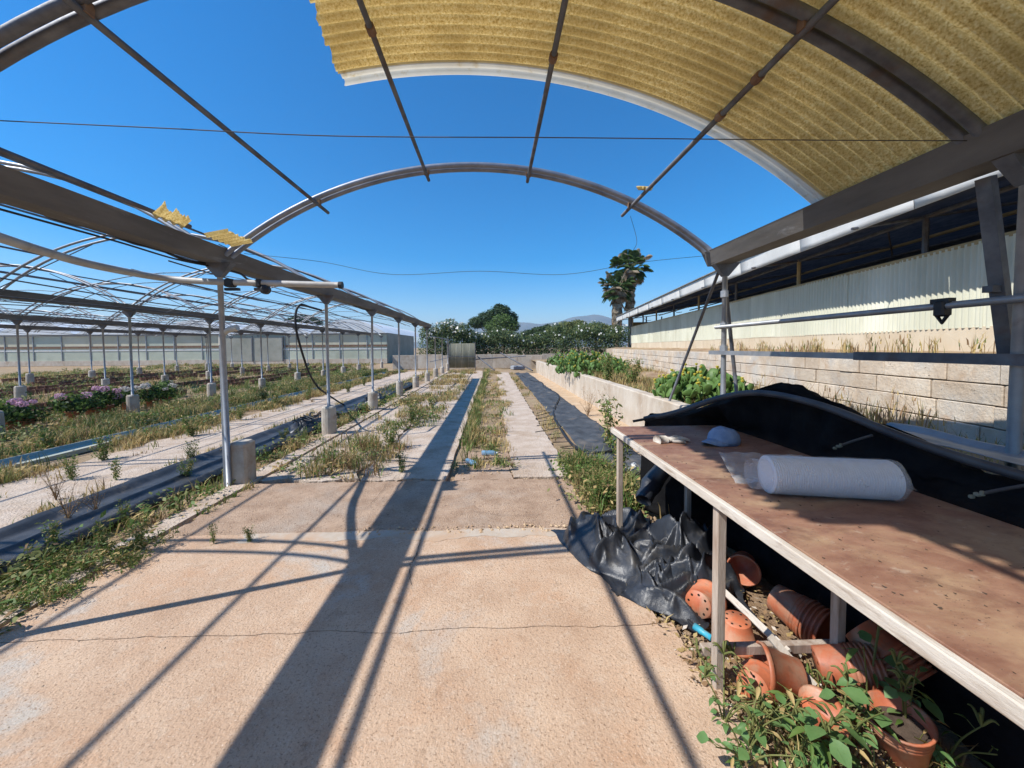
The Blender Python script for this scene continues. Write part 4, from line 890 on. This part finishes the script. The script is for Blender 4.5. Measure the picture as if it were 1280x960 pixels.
field('aisle_grass', [(-.57, -.33, 5.6, 27, 170, 24, .10, .36, (.35, .4, .25, .02), -.2, .045), (-.3, .26, 5.0, 27, 110, 16, .05, .16, dw, .1, .06), (-.5, .2, 4.95, 7.5, 34, 20, .06, .22, (.15, .3, .5, .1), -.1, .06),
    (.2, .5, 9, 26, 60, 16, .08, .2, dw, 0, .06), (1.05, 1.4, 5.5, 24, 90, 14, .06, .2, dw, 0, .05)], 'strip of tall green and straw grass growing along the aisle')
field('path_grass', [(-2.75, -1.45, 4.85, 6.4, 60, 26, .08, .30, (.2, .25, .4, .15), -.35, .08), (-3.0, -1.3, 6.4, 12, 110, 22, .08, .26, (.3, .25, .35, .1), .05, .08), (-2.9, -1.2, 11, 27, 300, 20, .1, .3, dw, -.1, .1),
    (-3.6, -3.32, 2.6, 12, 90, 18, .06, .24, gw, -.1, .05), (-4.75, -4.55, 2, 16, 90, 14, .06, .2, dw, 0, .05), (-3.02, -2.98, 1.2, 4.7, 12, 12, .05, .14, gw, -.3, .03), (-4.4, -3.8, 12, 26, 90, 20, .1, .35, gw, -.2, .1)],
    'patches of dry and green weeds between the path slabs and footings')
field('corner_grass', [(1.0, 1.5, 3.75, 5.4, 110, 26, .08, .34, (.4, .35, .2, .05), -.4, .06), (1.3, 2.6, 3.6, 4.6, 46, 20, .08, .3, gw, -.2, .07), (1.05, 1.8, 1.0, 1.75, 30, 18, .05, .18, (.3, .3, .3, .1), -.6, .05), (.98, 1.1, 1.6, 3.6, 14, 10, .03, .09, dw, -.6, .03)],
    'straggly weeds growing at the slab corner behind the far table leg')
P, Z_, M_ = [], [], []
for (x0, x1, y0, y1, nc, hh) in ((-9.5, -7.65, 3, 26, 330, .26), (-7.0, -6.3, 3, 26, 120, .18), (-12.3, -9.9, 5, 30, 160, .28), (-17, -12.3, 8, 38, 200, .25), (-34, -17, 14, 41, 330, .3), (-3.0, -1.4, 4.9, 14, 60, .16), (-3.62, -3.3, 2.0, 14, 60, .16), (1.0, 1.6, 3.7, 5.2, 60, .22), (-.5, .2, 5, 14, 18, .10), (-3.7, -2.95, 1.5, 3.3, 20, .12)):
    for _ in range(nc):
        x, y = random.uniform(x0, x1), random.uniform(y0, y1)
        if dens(x, y, .8, 2) < -.15: continue
        n = random.randint(25, 70); sp = random.uniform(.06, .2); mm = random.choice((0, 0, 1, 1, 2))
        q = np.column_stack([rng.normal(x, sp, n), rng.normal(y, sp, n), rng.uniform(.0, 1, n) ** 1.3 * hh * random.uniform(.5, 1.2)]); P.append(q); M_.append(np.where(rng.random(n) < .75, mm, rng.integers(0, 4, n)))
P = np.concatenate(P); tag(leaf_cloud('ground_cover', P, np.tile([0, 0, 1.0], (len(P), 1)), rng.uniform(.025, .075, len(P)) * (1 + P[:, 1] / 25), np.concatenate(M_), ['g1', 'g2', 'dry', 'brown'], 2.2), 'mixed leafy ground cover spreading through the beds and slab edges', 'weeds', kind='stuff')
def tz(x, y): return .70
field('terrace_grass', [(3.2, 4.6, 2.5, 12, 330, 22, .06, .24, (.1, .15, .65, .1), -.2, .08), (3.3, 6.3, 10, 24, 420, 20, .1, .35, (.1, .15, .65, .1), -.2, .12)], 'dry straw coloured grass covering the terrace behind the low wall', zfn=tz)
# tall dry stalks along the foot of the retaining wall and on its ledge
BS, HS, LS, WS, MS = [], [], [], [], []
sp_v = RWV - .16
for k in range(120):
    u = random.uniform(2.2, 11) ** 1.0; onledge = k % 3 == 0
    if not onledge and nz(u * 1.4, 2) < -.25: continue
    c = B(u, RWV + random.uniform(.12, .40) if onledge else sp_v - random.uniform(0, .35), (1.55 if onledge else .66)); n = 34; hh = random.uniform(.14, .34) if onledge else random.uniform(.2, .62)
    p = np.array([c] * n) + np.column_stack([rng.normal(0, .05, (n, 2)), np.where(rng.random(n) < .4, 0, rng.uniform(0, hh * .8, n))])
    BS.append(p); HS.append(np.where(p[:, 2] - c.z < .01, rng.uniform(.6, 1.1, n) * hh, rng.uniform(.04, .1, n))); LS.append(rng.uniform(0, .5, n)); WS.append(rng.uniform(.006, .014, n)); MS.append(rng.choice(4, n, p=[.05, .15, .5, .3]))
tag(blades('dry_stalks', np.concatenate(BS), np.concatenate(HS), np.concatenate(LS), np.concatenate(WS), np.concatenate(MS), ['g1', 'g2', 'dry', 'brown']), 'tall dry weed stalks along the foot and ledge of the retaining wall', 'weeds', kind='stuff')

# ---- single weeds: templates with stem and foliage
def weed_template(kind, seed):
    r_ = random.Random(seed); st = MB(); P, Nn, Sz, Mi = [], [], [], []
    nst = {'bushy': 9, 'tall': 5, 'dead': 8, 'sprawl': 12}[kind]
    for s in range(nst):
        a = r_.uniform(0, 6.28); sp = {'bushy': .5, 'tall': .25, 'dead': .6, 'sprawl': 1.6}[kind] * r_.uniform(.4, 1.1); h = r_.uniform(.5, 1.0) * (1 if kind != 'sprawl' else .35)
        p0 = Vector((0, 0, -.02)); pts = spline([p0, p0 + Vector((math.cos(a) * sp * .25, math.sin(a) * sp * .25, h * .5)), p0 + Vector((math.cos(a) * sp * .6 + r_.uniform(-.05, .05), math.sin(a) * sp * .6, h))], 5)
        st.tube(pts, [.010 * (1 - .8 * i / 10) for i in range(len(pts))], 4, cap=False)
        for i in range(2, len(pts)):
            for q in range({'bushy': 7, 'tall': 6, 'dead': 2, 'sprawl': 6}[kind]):
                o_ = Vector((r_.gauss(0, .06), r_.gauss(0, .06), r_.gauss(0, .05))); p = pts[i] + o_; p.z = max(.01, p.z)
                P.append(p); Nn.append((o_.x, o_.y, abs(o_.z) + .05)); Sz.append(r_.uniform(.05, .13) * (1 if kind != 'dead' else .5)); Mi.append(r_.choice([0, 0, 0, 1, 1, 2] if kind != 'dead' else [2, 3, 3]))
            if kind in ('dead', 'tall'):
                d_ = Vector((r_.uniform(-1, 1), r_.uniform(-1, 1), r_.uniform(.2, 1))).normalized() * r_.uniform(.08, .2); st.tube([pts[i], pts[i] + d_], [.004, .0015], 3, cap=False)
    sm = st.mesh('stem', 'brown' if kind == 'dead' else 'g2')
    lo = leaf_cloud('foliage', np.array([tuple(p) for p in P]), np.array(Nn), np.array(Sz), np.array(Mi), ['g1', 'g2', 'dry', 'brown'], 3.0); lm = lo.data; bpy.data.objects.remove(lo)
    return sm, lm
WT = {k: [weed_template(k, s) for s in (1, 2, 3)] for k in ('bushy', 'tall', 'dead', 'sprawl')}
def zone(x, y):
    if x < -7.6: return 'beyond the drain channel'
    if x < -7.0: return 'at the edge of the drain channel'
    if x < -6.2: return 'between drain channel and concrete path'
    if x < -4.6: return 'on the concrete path beside the black liner'
    if x < -3.6: return 'on the black liner'
    if x < -2.9: return 'between the black liner and the slab edge'
    return 'on the path slabs beside the footings'
def weed(px, py, h, kind, label, group=None, z=0.0):
    q = G(px, py, z)
    if group and z == 0: label = ('tall ' if h >= .45 else 'medium ' if h >= .36 else 'low ') + {'bushy': 'bushy green weed ', 'dead': 'dead brown weed ', 'sprawl': 'sprawling green weed ', 'tall': 'thin upright weed '}[kind] + zone(q.x, q.y)
    dist = 'far back ' if q.y > 9 else ''; label = label if not (group and dist and z == 0) else label + ' by far posts'
    t_ = None; t = empty('weed', (q.x, q.y, z), label, 'weed', group, random.uniform(0, 6)); t.scale = (h * random.uniform(.85, 1.15), h * random.uniform(.85, 1.15), h)
    sm, lm = random.choice(WT[kind]); link('stem', sm, t); link('foliage', lm, t); return t
LB = 'bushy green weed growing out of the left hand beds'; GB = 'green weeds in the beds'
for px, py, h in ((240, 545, .5), (130, 575, .45), (345, 508, .5), (385, 500, .55), (300, 525, .4), (435, 490, .5), (455, 482, .45), (60, 560, .4), (210, 500, .45), (330, 500, .5), (90, 600, .35)): weed(px, py, h, 'bushy', LB, GB)
LC = 'bushy green weed growing through the path joint beside the footings'; GC = 'green weeds along the path'
for px, py, h in ((515, 528, .48), (540, 510, .35), (488, 560, .55), (378, 555, .3), (355, 552, .28), (240, 577, .34), (232, 598, .3), (502, 590, .3)): weed(px, py, h, 'bushy', LC, GC)
LD = 'dead brown weed standing in a crack of the path'; GD = 'dead weeds on the path'
for px, py, h in ((455, 568, .5), (430, 580, .4), (470, 590, .35), (70, 625, .4), (85, 650, .45), (120, 640, .35), (395, 585, .3), (640, 585, .28), (632, 540, .3)): weed(px, py, h, 'dead', LD, GD)
LE = 'sprawling green weed at the left edge of the slab beside the black liner'; GE = 'weeds at the slab edge'
for px, py, h in ((60, 700, .38), (110, 705, .40), (40, 735, .36), (150, 690, .36), (20, 715, .36), (90, 735, .30), (170, 700, .28), (15, 755, .30)): weed(px, py, h, 'sprawl', LE, GE)
for px, py, h in ((130, 695, .34), (175, 690, .34), (65, 690, .30), (145, 600, .34), (155, 655, .28)): weed(px, py, h, 'tall', 'thin upright weed rising beside the black liner', 'thin weeds by the liner')
weed(267, 680, .20, 'tall', 'small twin stemmed weed in the slab joint next to the whitish cement'); weed(312, 677, .17, 'bushy', 'small low weed tuft in the slab joint')
weed(762, 560, .95, 'tall', 'tall branching weed behind the far table leg'); weed(775, 596, .6, 'bushy', 'bushy green weed at the foot of the far table leg')
weed(745, 628, .36, 'bushy', 'low green weed between slab edge and plastic heap'); weed(722, 612, .28, 'dead', 'dry brown weed at the slab edge beside the drip hose')
weed(735, 520, .7, 'dead', 'tall bare dead weed standing on the sandy strip'); weed(760, 515, .75, 'dead', 'tall dead weed in front of the channel wall')

# ---- broad leaved weeds in front of the pots, every leaf its own piece
def leafmesh(asp, fold):
    mb = MB(); prof = [(0, 0), (.18, .30), (.42, .5), (.7, .36), (1, 0)]; vs = [(0, 0, 0)]; 
    for t, w in prof[1:-1]: vs += [(-w * asp, t, fold * w + -.18 * t * t), (0, t, -.18 * t * t), (w * asp, t, fold * w - .18 * t * t)]
    vs += [(0, 1, -.22)]
    fs = [(0, 2, 1), (0, 3, 2)]
    for k in range(2): a = 1 + 3 * k; fs += [(a, a + 1, a + 4, a + 3), (a + 1, a + 2, a + 5, a + 4)]
    fs += [(7, 8, 10), (8, 9, 10)]; mb.add(vs, fs); return mb
LEAF = [leafmesh(.8, .12).mesh('leaf', 'gbig', True), leafmesh(.5, .3).mesh('leaf', 'gbig', True), leafmesh(.26, .2).mesh('leaf', 'g1', True), leafmesh(.3, .3).mesh('leaf', 'dry', True)]
rl = random.Random(21)
def broad(px, py, h, n, label, size=.07, spread=.22, dryf=.1, stems=4):
    q = G(px, py); t = empty('broadleaf_weed', (q.x, q.y, 0), label, 'weed', None); st = MB(); per = max(3, n // stems)
    for s in range(stems):
        a = rl.uniform(0, 6.28); hh = h * rl.uniform(.55, 1.05); sp = spread * rl.uniform(.3, 1)
        pts = spline([(0, 0, -.02), (math.cos(a) * sp * .4, math.sin(a) * sp * .4, hh * .55), (math.cos(a) * sp, math.sin(a) * sp, hh)], 6); st.tube(pts, [.005 * (1 - .05 * i) for i in range(len(pts))], 5, cap=False)
        for k in range(per):
            p = pts[min(len(pts) - 1, 2 + int(k * (len(pts) - 2) / per))]; b = rl.uniform(0, 6.28); sz = size * rl.uniform(.45, 1.15)
            me = LEAF[3] if rl.random() < dryf else rl.choice((LEAF[0], LEAF[0], LEAF[1], LEAF[2]))
            e = p + Vector((math.cos(b), math.sin(b), .35)) * .03; st.tube([p, e], .0018, 3, cap=False)
            link('leaf', me, t, e, (rl.uniform(-.5, .35), rl.uniform(-.5, .5), b - 1.57), (sz,) * 3)
        if rl.random() < .5:   # seed spike
            tip = pts[-1]
            for k in range(5):
                dv = Vector((rl.uniform(-1, 1), rl.uniform(-1, 1), rl.uniform(.4, 1.2))).normalized() * .07; st.tube(spline([tip, tip + dv * .6 + Vector((0, 0, .015)), tip + dv + Vector((0, 0, -.01))], 3), [.004, .005, .005, .005, .004, .003, .002], 5, cap=False)
    st.build('stems', 'g2', t, True); return t
broad(905, 900, .22, 22, 'low leafy weed creeping onto the slab at the front table leg', .05, .2)
broad(935, 930, .24, 30, 'leafy green weed in front of the half buried broken pot', .055, .2)
broad(1000, 945, .26, 34, 'broad leaved weed with large pale green leaves before the pots', .085, .22)
broad(1050, 940, .28, 30, 'broad leaved weed between the glossy pot stack and the upright pot', .08, .2)
broad(1085, 900, .45, 18, 'tall reddish weed rising behind the upright pot', .08, .16, .05, 3)
broad(1132, 925, .40, 26, 'weed with drooping seed spikes growing from the upright pot', .075, .18, .05, 3)
broad(960, 900, .16, 30, 'dried yellow leaved weed collapsed among the pots', .07, .2, .8, 6)
broad(1025, 905, .16, 26, 'withered straw coloured weed lying under the short split lath', .07, .18, .9, 6)
broad(1180, 955, .25, 18, 'weed with yellow seed spikes beside the black net', .06, .2, .1, 4)
broad(890, 850, .16, 12, 'wilting twiggy weed at the foot of the front table leg', .045, .16, .3, 4)
broad(930, 955, .2, 24, 'dark leafy weed at the slab edge below the pots', .05, .2)

# loose litter under the table and on soil: leaf bits and small stones
def litter(name, n, boxes, size, mats, mi_p, label, cat, z=.004):
    P = np.zeros((n, 3)); ids = rng.integers(0, len(boxes), n)
    for i, b in enumerate(boxes):
        k = ids == i; P[k, 0] = rng.uniform(b[0], b[1], k.sum()); P[k, 1] = rng.uniform(b[2], b[3], k.sum())
    P[:, 2] = z + rng.uniform(-.03, .012, n)
    o = leaf_cloud(name, P, np.tile([0, 0, 1.6], (n, 1)), rng.uniform(*size, n), rng.choice(len(mats), n, p=mi_p), mats, 1.9); return tag(o, label, cat, kind='stuff')
litter('leaf_litter', 3800, [(1.0, 1.9, 1.2, 2.6), (1.0, 1.9, 1.2, 2.0), (.98, 1.4, 1.9, 3.6), (1.05, 2.6, 3.6, 4.8)], (.012, .05), ['dry', 'brown', 'soil', 'whitewood'], [.35, .3, .25, .1], 'dry leaf litter and scraps on the soil under the table', 'litter')
def stones(name, n, boxes, size, label, m='sand'):
    mb = MB(); oct_ = [(1, 0, 0), (-1, 0, 0), (0, 1, 0), (0, -1, 0), (0, 0, 1), (0, 0, -1)]; fs = [(0, 2, 4), (2, 1, 4), (1, 3, 4), (3, 0, 4), (2, 0, 5), (1, 2, 5), (3, 1, 5), (0, 3, 5)]
    for _ in range(n):
        b = random.choice(boxes); x, y = random.uniform(b[0], b[1]), random.uniform(b[2], b[3]); s = random.uniform(*size) ** 1.0 * random.uniform(.4, 1); rz = Matrix.Rotation(random.uniform(0, 6), 3, 'Z')
        mb.add([rz @ Vector((a[0] * s * random.uniform(.7, 1.3), a[1] * s * random.uniform(.6, 1.1), a[2] * s * .6)) + Vector((x, y, s * .2 + b[4])) for a in oct_], fs)
    return tag(mb.build(name, m), label, 'stones', kind='stuff')
stones('gravel', 1500, [(1.0, 1.7, 1.2, 3.4, -.03), (1.05, 2.5, 3.5, 5.0, -.03), (-3.6, -3.05, 1.5, 4.7, -.03), (-.5, 1.3, 4.75, 6.2, -.01), (-3.0, -1.2, 4.8, 7, -.01), (-1.4, 1.2, 3.35, 3.5, .0), (-6.3, -5.6, 3, 8, -.01)], (.006, .028), 'small pale stones and crumbs scattered along the slab edges')
stones('grit', 500, [(-2.9, 1.0, .6, 4.7, 0)], (.002, .007), 'dark grit scattered on the concrete slabs', 'mortar')
stones('crumbs', 2600, [(-2.9, 1.0, .7, 4.7, 0), (-2.9, 1.0, .7, 2.6, 0), (-2.9, .9, 2.12, 2.28, 0), (-2.9, .9, 3.38, 3.5, 0)], (.002, .0055), 'pale crumbs of concrete scattered on the slabs', 'slab')

# ---- prickly pears on the terrace
def pricklypear(px, py, w, h, label, seed, n=150, d=.8):
    r_ = random.Random(seed); q = G(px, py, .72); t = empty('prickly_pear', (q.x, q.y, .70), label, 'cactus', None)
    pad = MB(); fl = MB()
    for k in range(n):
        a = r_.uniform(0, 6.28); rr = math.sqrt(r_.random()); x, y = math.cos(a) * rr * w, math.sin(a) * rr * d; top = h * (1 - .55 * rr ** 2); z = r_.uniform(.05, 1) * top
        s = r_.uniform(.045, .085); Mt = Matrix.Translation((x, y, z)) @ Matrix.Rotation(r_.uniform(0, 6.28), 4, 'Z') @ Matrix.Rotation(r_.gauss(0, .45), 4, 'X') @ Matrix.Rotation(r_.gauss(0, .4), 4, 'Y') @ Matrix.Diagonal((s, s * .22, s * 1.35, 1))
        pad.lathe([(0, -1), (.45, -.85), (.85, -.2), (1, .3), (.8, .8), (.35, 1.0), (0, 1.03)], 8, Mt)
        if z > top * .6 and r_.random() < .35:
            c = Mt @ Vector((0, 0, 1.1)); fl.lathe([(0, 0), (.02, .01), (.03, .04), (0, .05)], 6, Matrix.Translation(c))
    pad.mesh; o = pad.build('pads', 'cactus', t, True); tag(o, kind='stuff'); o = fl.build('blossoms', 'yellow', t); tag(o, kind='stuff'); return t
pricklypear(876, 500, .80, .58, 'rounded prickly pear with yellow blooms by the right post', 4, 480, .7)
pricklypear(738, 466, 1.2, .80, 'long spreading prickly pear thicket behind the channel wall', 5, 560, 2.2)
pricklypear(712, 457, 1.2, .80, 'far prickly pear thicket where the channel wall ends', 6, 420, 2.0)
for px, py, h, k in ((790, 480, .8, 'bushy'), (760, 478, .9, 'bushy')): weed(px, py, h, k, 'green bush spilling over the terrace beside the prickly pear thicket', 'terrace bushes', .7)

# ---- pink flowers and rows of pots on the left
FM = []
for s in (1, 2, 3):
    P, dd, _ = shell_points([((0, 0, .36), (.30, .30, .26))], 420, .2); fo = leaf_cloud('foliage', P, dd, rng.uniform(.05, .12, len(P)), rng.choice(2, len(P)), ['gd', 'g1'], 1.8); FM.append(fo.data); bpy.data.objects.remove(fo)
HEAD = {}
for c in ('pink', 'palebloom'):
    P, dd, _ = shell_points([((0, 0, 0), (.11, .11, .08))], 160, .8); fo = leaf_cloud('blossom', P, dd, rng.uniform(.03, .05, len(P)), np.zeros(len(P)), [c], 1.2); HEAD[c] = fo.data; bpy.data.objects.remove(fo)
PLP = pot_mesh(.15, .11, .22, holes=False)
for k in range(12):
    y = 6.6 + k * .52 + random.uniform(-.15, .15); x = -10.35 + random.uniform(-.18, .18); c = 'pink' if k < 8 else 'palebloom'
    t = empty('flowering_plant', (x, y, 0), 'dark leaved potted plant with ' + ('pink' if c == 'pink' else 'cream') + ' flower heads in the row before the second post line', 'flower', c + ' flowers in the potted row', random.uniform(0, 6))
    link('pot', PLP, t); f_ = link('foliage', FM[k % 3], t, (0, 0, -.02)); f_.scale = (random.uniform(.9, 1.4), random.uniform(.9, 1.3), random.uniform(.85, 1.3)); tag(f_, kind='stuff')
    for j in range(random.choice((2, 3)) if k < 8 else 2): a = random.uniform(0, 6.28); link('blossom', HEAD[c], t, (.2 * math.cos(a), .2 * math.sin(a), random.uniform(.42, .70)), (0, 0, 0), (random.uniform(.6, 1.1),) * 3)
pm = MB().lathe([(.09, 0), (.12, .17), (.125, .2), (.11, .2), (.09, .12), (0, .12)], 9)
for i, x in enumerate((-11.6, -12.9, -14.2, -15.5, -17.6, -19.0, -20.4, -21.8, -24, -26)):
    mb = MB(); P0 = []; y = 8 + i * .7
    while y < 33:
        if dens(x, y, .5, i) > -.12:
            ox = random.uniform(-.04, .04); mb.add([(a + x + ox, b + y, c) for a, b, c in pm.v], pm.f)
            if random.random() < .35: P0 += [(x + random.gauss(0, .09), y + random.gauss(0, .09), .2 + random.uniform(0, .25)) for _ in range(14)]
        y += .27
    tag(mb.build('pot_row', 'potrow'), ['first', 'second', 'third', 'fourth', 'fifth', 'sixth', 'seventh', 'eighth', 'ninth', 'tenth'][i] + ' long row of brown nursery pots counting from the pink flowers', 'pots', kind='stuff')
    if P0:
        P0 = np.array(P0); tag(leaf_cloud('seedling_foliage', P0, np.tile([0, 0, 1.], (len(P0), 1)), rng.uniform(.06, .13, len(P0)), rng.choice(2, len(P0)), ['g1', 'g2'], 2.2), 'sparse seedlings growing in row number ' + ['one', 'two', 'three', 'four', 'five', 'six', 'seven', 'eight', 'nine', 'ten'][i] + ' of the nursery pots', 'seedlings', kind='stuff')

# ---- hedge, trees, palms
def hedge(name, x0, x1, y, depth, tops, n, label, blooms=900):
    h = empty(name, ((x0 + x1) / 2, y, 0), label, 'hedge'); B_ = []
    x = x0
    while x < x1:
        zt = np.interp(x, *zip(*tops)) * random.uniform(.84, 1.06); 
        B_ += [((x, y + random.uniform(-.3, .3), zt - .75), (.8, depth, .75)), ((x, y, zt * .45), (.9, depth * .95, zt * .5))]; x += .62
    P, dd, _ = shell_points(B_, n, .55); k = P[:, 2] > .3; P, dd = P[k], dd[k]
    o = leaf_cloud('foliage', P, dd + np.array([0, 0, .5]), rng.uniform(.14, .30, len(P)), rng.choice(3, len(P), p=[.55, .3, .15]), ['go', 'gd', 'g2'], 3.4); under(o, h); tag(o, kind='stuff')
    P, dd, _ = shell_points([b for b in B_ if b[1][2] == .75], blooms * 2, .9); k = (dd[:, 2] > -.2) & (dd[:, 1] < .3); P, dd = P[k], dd[k]
    o = leaf_cloud('blossoms', P, dd, rng.uniform(.13, .26, len(P)), np.zeros(len(P)), ['wbloom'], 1.1); under(o, h); tag(o, kind='stuff')
    for k in range(int((x1 - x0) / 1.3)):
        xx = x0 + .6 + k * 1.3; mb = MB(); mb.tube([(xx, y, -.05), (xx + random.uniform(-.2, .2), y + .1, 1.4)], [.07, .04], 6); under(mb.build('stem', 'bark'), h)
hedge('oleander_hedge', -5.6, -1.5, 32.6, 1.3, [(-5.6, 3.9), (-4.2, 4.2), (-1.5, 3.7)], 15000, 'tall oleander hedge with white blossoms behind the sheet screen', 260)
hedge('oleander_hedge', -1.3, 5.8, 33.4, 1.3, [(-1.3, 3.3), (2, 3.55), (3.6, 3.3), (5.8, 3.8)], 19000, 'long white flowering oleander hedge behind the back wall', 90)
hedge('oleander_hedge', 5.9, 11.5, 33.0, 1.3, [(5.9, 3.4), (9, 3.9), (11.5, 3.8)], 13000, 'white flowering oleander hedge running up to the corrugated shed', 90)
def tree(name, px, y, ztop, blobs, n, m, label, size=(.18, .4), trunk=.3, zb=2.0):
    p = AY(px, 430, y); t = empty(name, (p.x, y, 0), label, 'tree'); Bl = [((c[0], c[1], c[2]), r_) for c, r_ in blobs]
    P, dd, ids = shell_points(Bl, n, .5); o = leaf_cloud('crown', P, dd + np.array([0, 0, .3]), rng.uniform(*size, len(P)), rng.choice(len(m), len(P), p=[.6] + [.4 / (len(m) - 1)] * (len(m) - 1) if len(m) > 1 else [1]), m, 2.0, t); tag(o, kind='stuff')
    mb = MB(); mb.tube([(0, 0, -.1), (.05, 0, zb), (-.1, 0, ztop * .7)], [trunk, trunk * .75, trunk * .3], 9)
    for c, r_ in blobs: mb.tube([(0, 0, zb * .8), (c[0] * .6, c[1] * .6, c[2] * .75), (c[0], c[1], c[2])], [trunk * .4, trunk * .25, .04], 6)
    mb.build('trunk', 'bark', t, True); return t
Y = 62
tree('pine_tree', 620, Y, 9.5, [((.3, 0, 7.0), (2.1, 2, 1.4)), ((1.1, 0, 7.7), (1.4, 1.6, 1.0)), ((-1.6, 0, 6.3), (1.8, 1.8, 1.3)), ((-3.2, .5, 5.8), (1.5, 1.6, 1.0)), ((2.3, .4, 6.5), (1.5, 1.5, 1.2)), ((.2, -.6, 5.4), (2.6, 1.8, 1.2)), ((.5, 0, 8.3), (.9, 1.0, .6))], 11000, ['gp', 'gd'], 'large dark umbrella pine rising behind the oleander hedge', (.2, .42), .35)
tree('pine_tree', 629, 54, 6.5, [((0, 0, 5.3), (1.8, 1.6, 1.2)), ((-1.2, 0, 4.6), (1.5, 1.5, 1.0)), ((1.0, 0, 4.7), (1.4, 1.5, 1.0))], 6000, ['g1', 'gp'], 'smaller lighter green round pine in front of the dark pine', (.16, .34), .25)
tree('background_tree', 676, 56, 5.5, [((0, 0, 4.0), (1.6, 1.4, .8)), ((.9, 0, 4.5), (.8, .9, .6)), ((-1.6, 0, 3.6), (1.4, 1.2, .7))], 4500, ['gp', 'gd'], 'dark low tree beyond the hedge left of the olive trees', (.18, .36), .2)
tree('background_tree', 708, 50, 6.0, [((0, 0, 4.2), (1.6, 1.6, .9)), ((1.6, 0, 4.4), (1.4, 1.5, .9)), ((-1.4, 0, 3.6), (1.3, 1.4, .8))], 6000, ['g2', 'gd'], 'olive green tree beyond the hedge towards the palms', (.16, .34), .22)
tree('background_tree', 745, 48, 6.0, [((0, 0, 3.9), (1.9, 1.6, .9)), ((1.8, 0, 3.6), (1.6, 1.5, .9)), ((-1.8, 0, 3.4), (1.5, 1.4, .8))], 6000, ['g2', 'go'], 'yellowish green tree at the foot of the palms', (.16, .34), .22)
tree('background_tree', 380, 75, 8.6, [((0, 0, 7.2), (2.6, 2, 1.3)), ((-2.2, 0, 6.8), (1.8, 1.6, 1.0)), ((2, 0, 6.7), (1.8, 1.6, 1.0))], 5000, ['gp', 'gd'], 'dark tree rising behind the white greenhouse roof', (.22, .45), .3)
for k, px in enumerate((80, 150, 230, 300)):
    tree('background_tree', px, 84 + 3 * k, 7, [((0, 0, 5.2), (4, 2, 1.6)), ((-4, 0, 4.6), (3, 2, 1.4)), ((4, 0, 4.8), (3, 2, 1.4))], 2500, ['gd', 'go'], ['first', 'second', 'third', 'fourth'][k] + ' dark tree of the row behind the film greenhouse', (.3, .6), .3)

def palm(px, y, h, rc, label, seed, skirt=2.6):
    r_ = random.Random(seed); p = AY(px, 430, y); t = empty('fan_palm', (p.x, y, 0), label, 'palm', None)
    mb = MB(); mb.tube([(0, 0, -.1), (.05, 0, h * .4), (0, 0, h * .96)], [.24, .20, .18], 10); mb.build('trunk', 'bark', t, True)
    fr = MB()
    def frond(az, el, ln, mi, rad, z0):
        d_ = Vector((math.cos(az) * math.cos(el), math.sin(az) * math.cos(el), math.sin(el))); o_ = Vector((0, 0, z0)) + Vector((math.cos(az), math.sin(az), 0)) * .18; tip = o_ + d_ * ln
        fr.tube([o_, tip], [.035, .02], 4, mi, cap=False); s_ = d_.cross(Vector((0, 0, 1))).normalized(); n_ = s_.cross(d_)
        ns = 19
        for k in range(ns):
            a = -1.9 + 3.8 * k / (ns - 1); dr = d_ * math.cos(a) + s_ * math.sin(a); w = .04
            e1 = tip + dr * rad * .65; e2 = tip + dr * rad + Vector((0, 0, -rad * .35)); pv = dr.cross(n_).normalized() * w
            fr.add([tip, e1 + pv, e2, e1 - pv], [(0, 1, 2), (0, 2, 3)], mi)
    for k in range(84): frond(r_.uniform(0, 6.28), r_.uniform(-1.0, 1.2), rc * r_.uniform(.45, .8), 0 if r_.random() < .85 else 2, rc * r_.uniform(.26, .40), h - r_.uniform(0, .5))
    o = fr.build('crown', ['gpalm', 'brown', 'deadfrond'], t); tag(o, kind='stuff'); fr = MB()
    for k in range(105):
        q_ = r_.random(); z = h - .3 - skirt * q_; frond(r_.uniform(0, 6.28), r_.uniform(-1.5, -.85 - .4 * q_), (.75 - .4 * q_) * r_.uniform(.5, 1.1), 1 if r_.random() < .2 else 2, .5 * r_.uniform(.5, 1.0), z)
    o = fr.build('dead_frond_skirt', ['gpalm', 'brown', 'deadfrond'], t); tag(o, kind='stuff'); return t
palm(787, 36, 9.6, 1.9, 'taller fan palm with skirt of dead fronds beyond the shed', 3, 4.2)
palm(771, 35, 7.5, 1.6, 'shorter fan palm leaning beside the taller palm', 9, 3.2)

# ================================================================== HAZE
hm, N, L = newmat('haze_air'); N.remove(N['Principled BSDF'])
pv = N.new('ShaderNodeVolumePrincipled'); pv.inputs['Color'].default_value = (0.62, 0.76, 0.95, 1); pv.inputs['Density'].default_value = 0.00022; pv.inputs['Anisotropy'].default_value = 0.1
L.new(pv.outputs[0], N['Material Output'].inputs['Volume']); M['haze'] = hm
hz_ = MB().box((0, 500, 169), (10600, 11200, 340)).build('haze', 'haze'); tag(hz_, 'thin pale summer haze filling the air over the whole place', 'haze', kind='stuff')
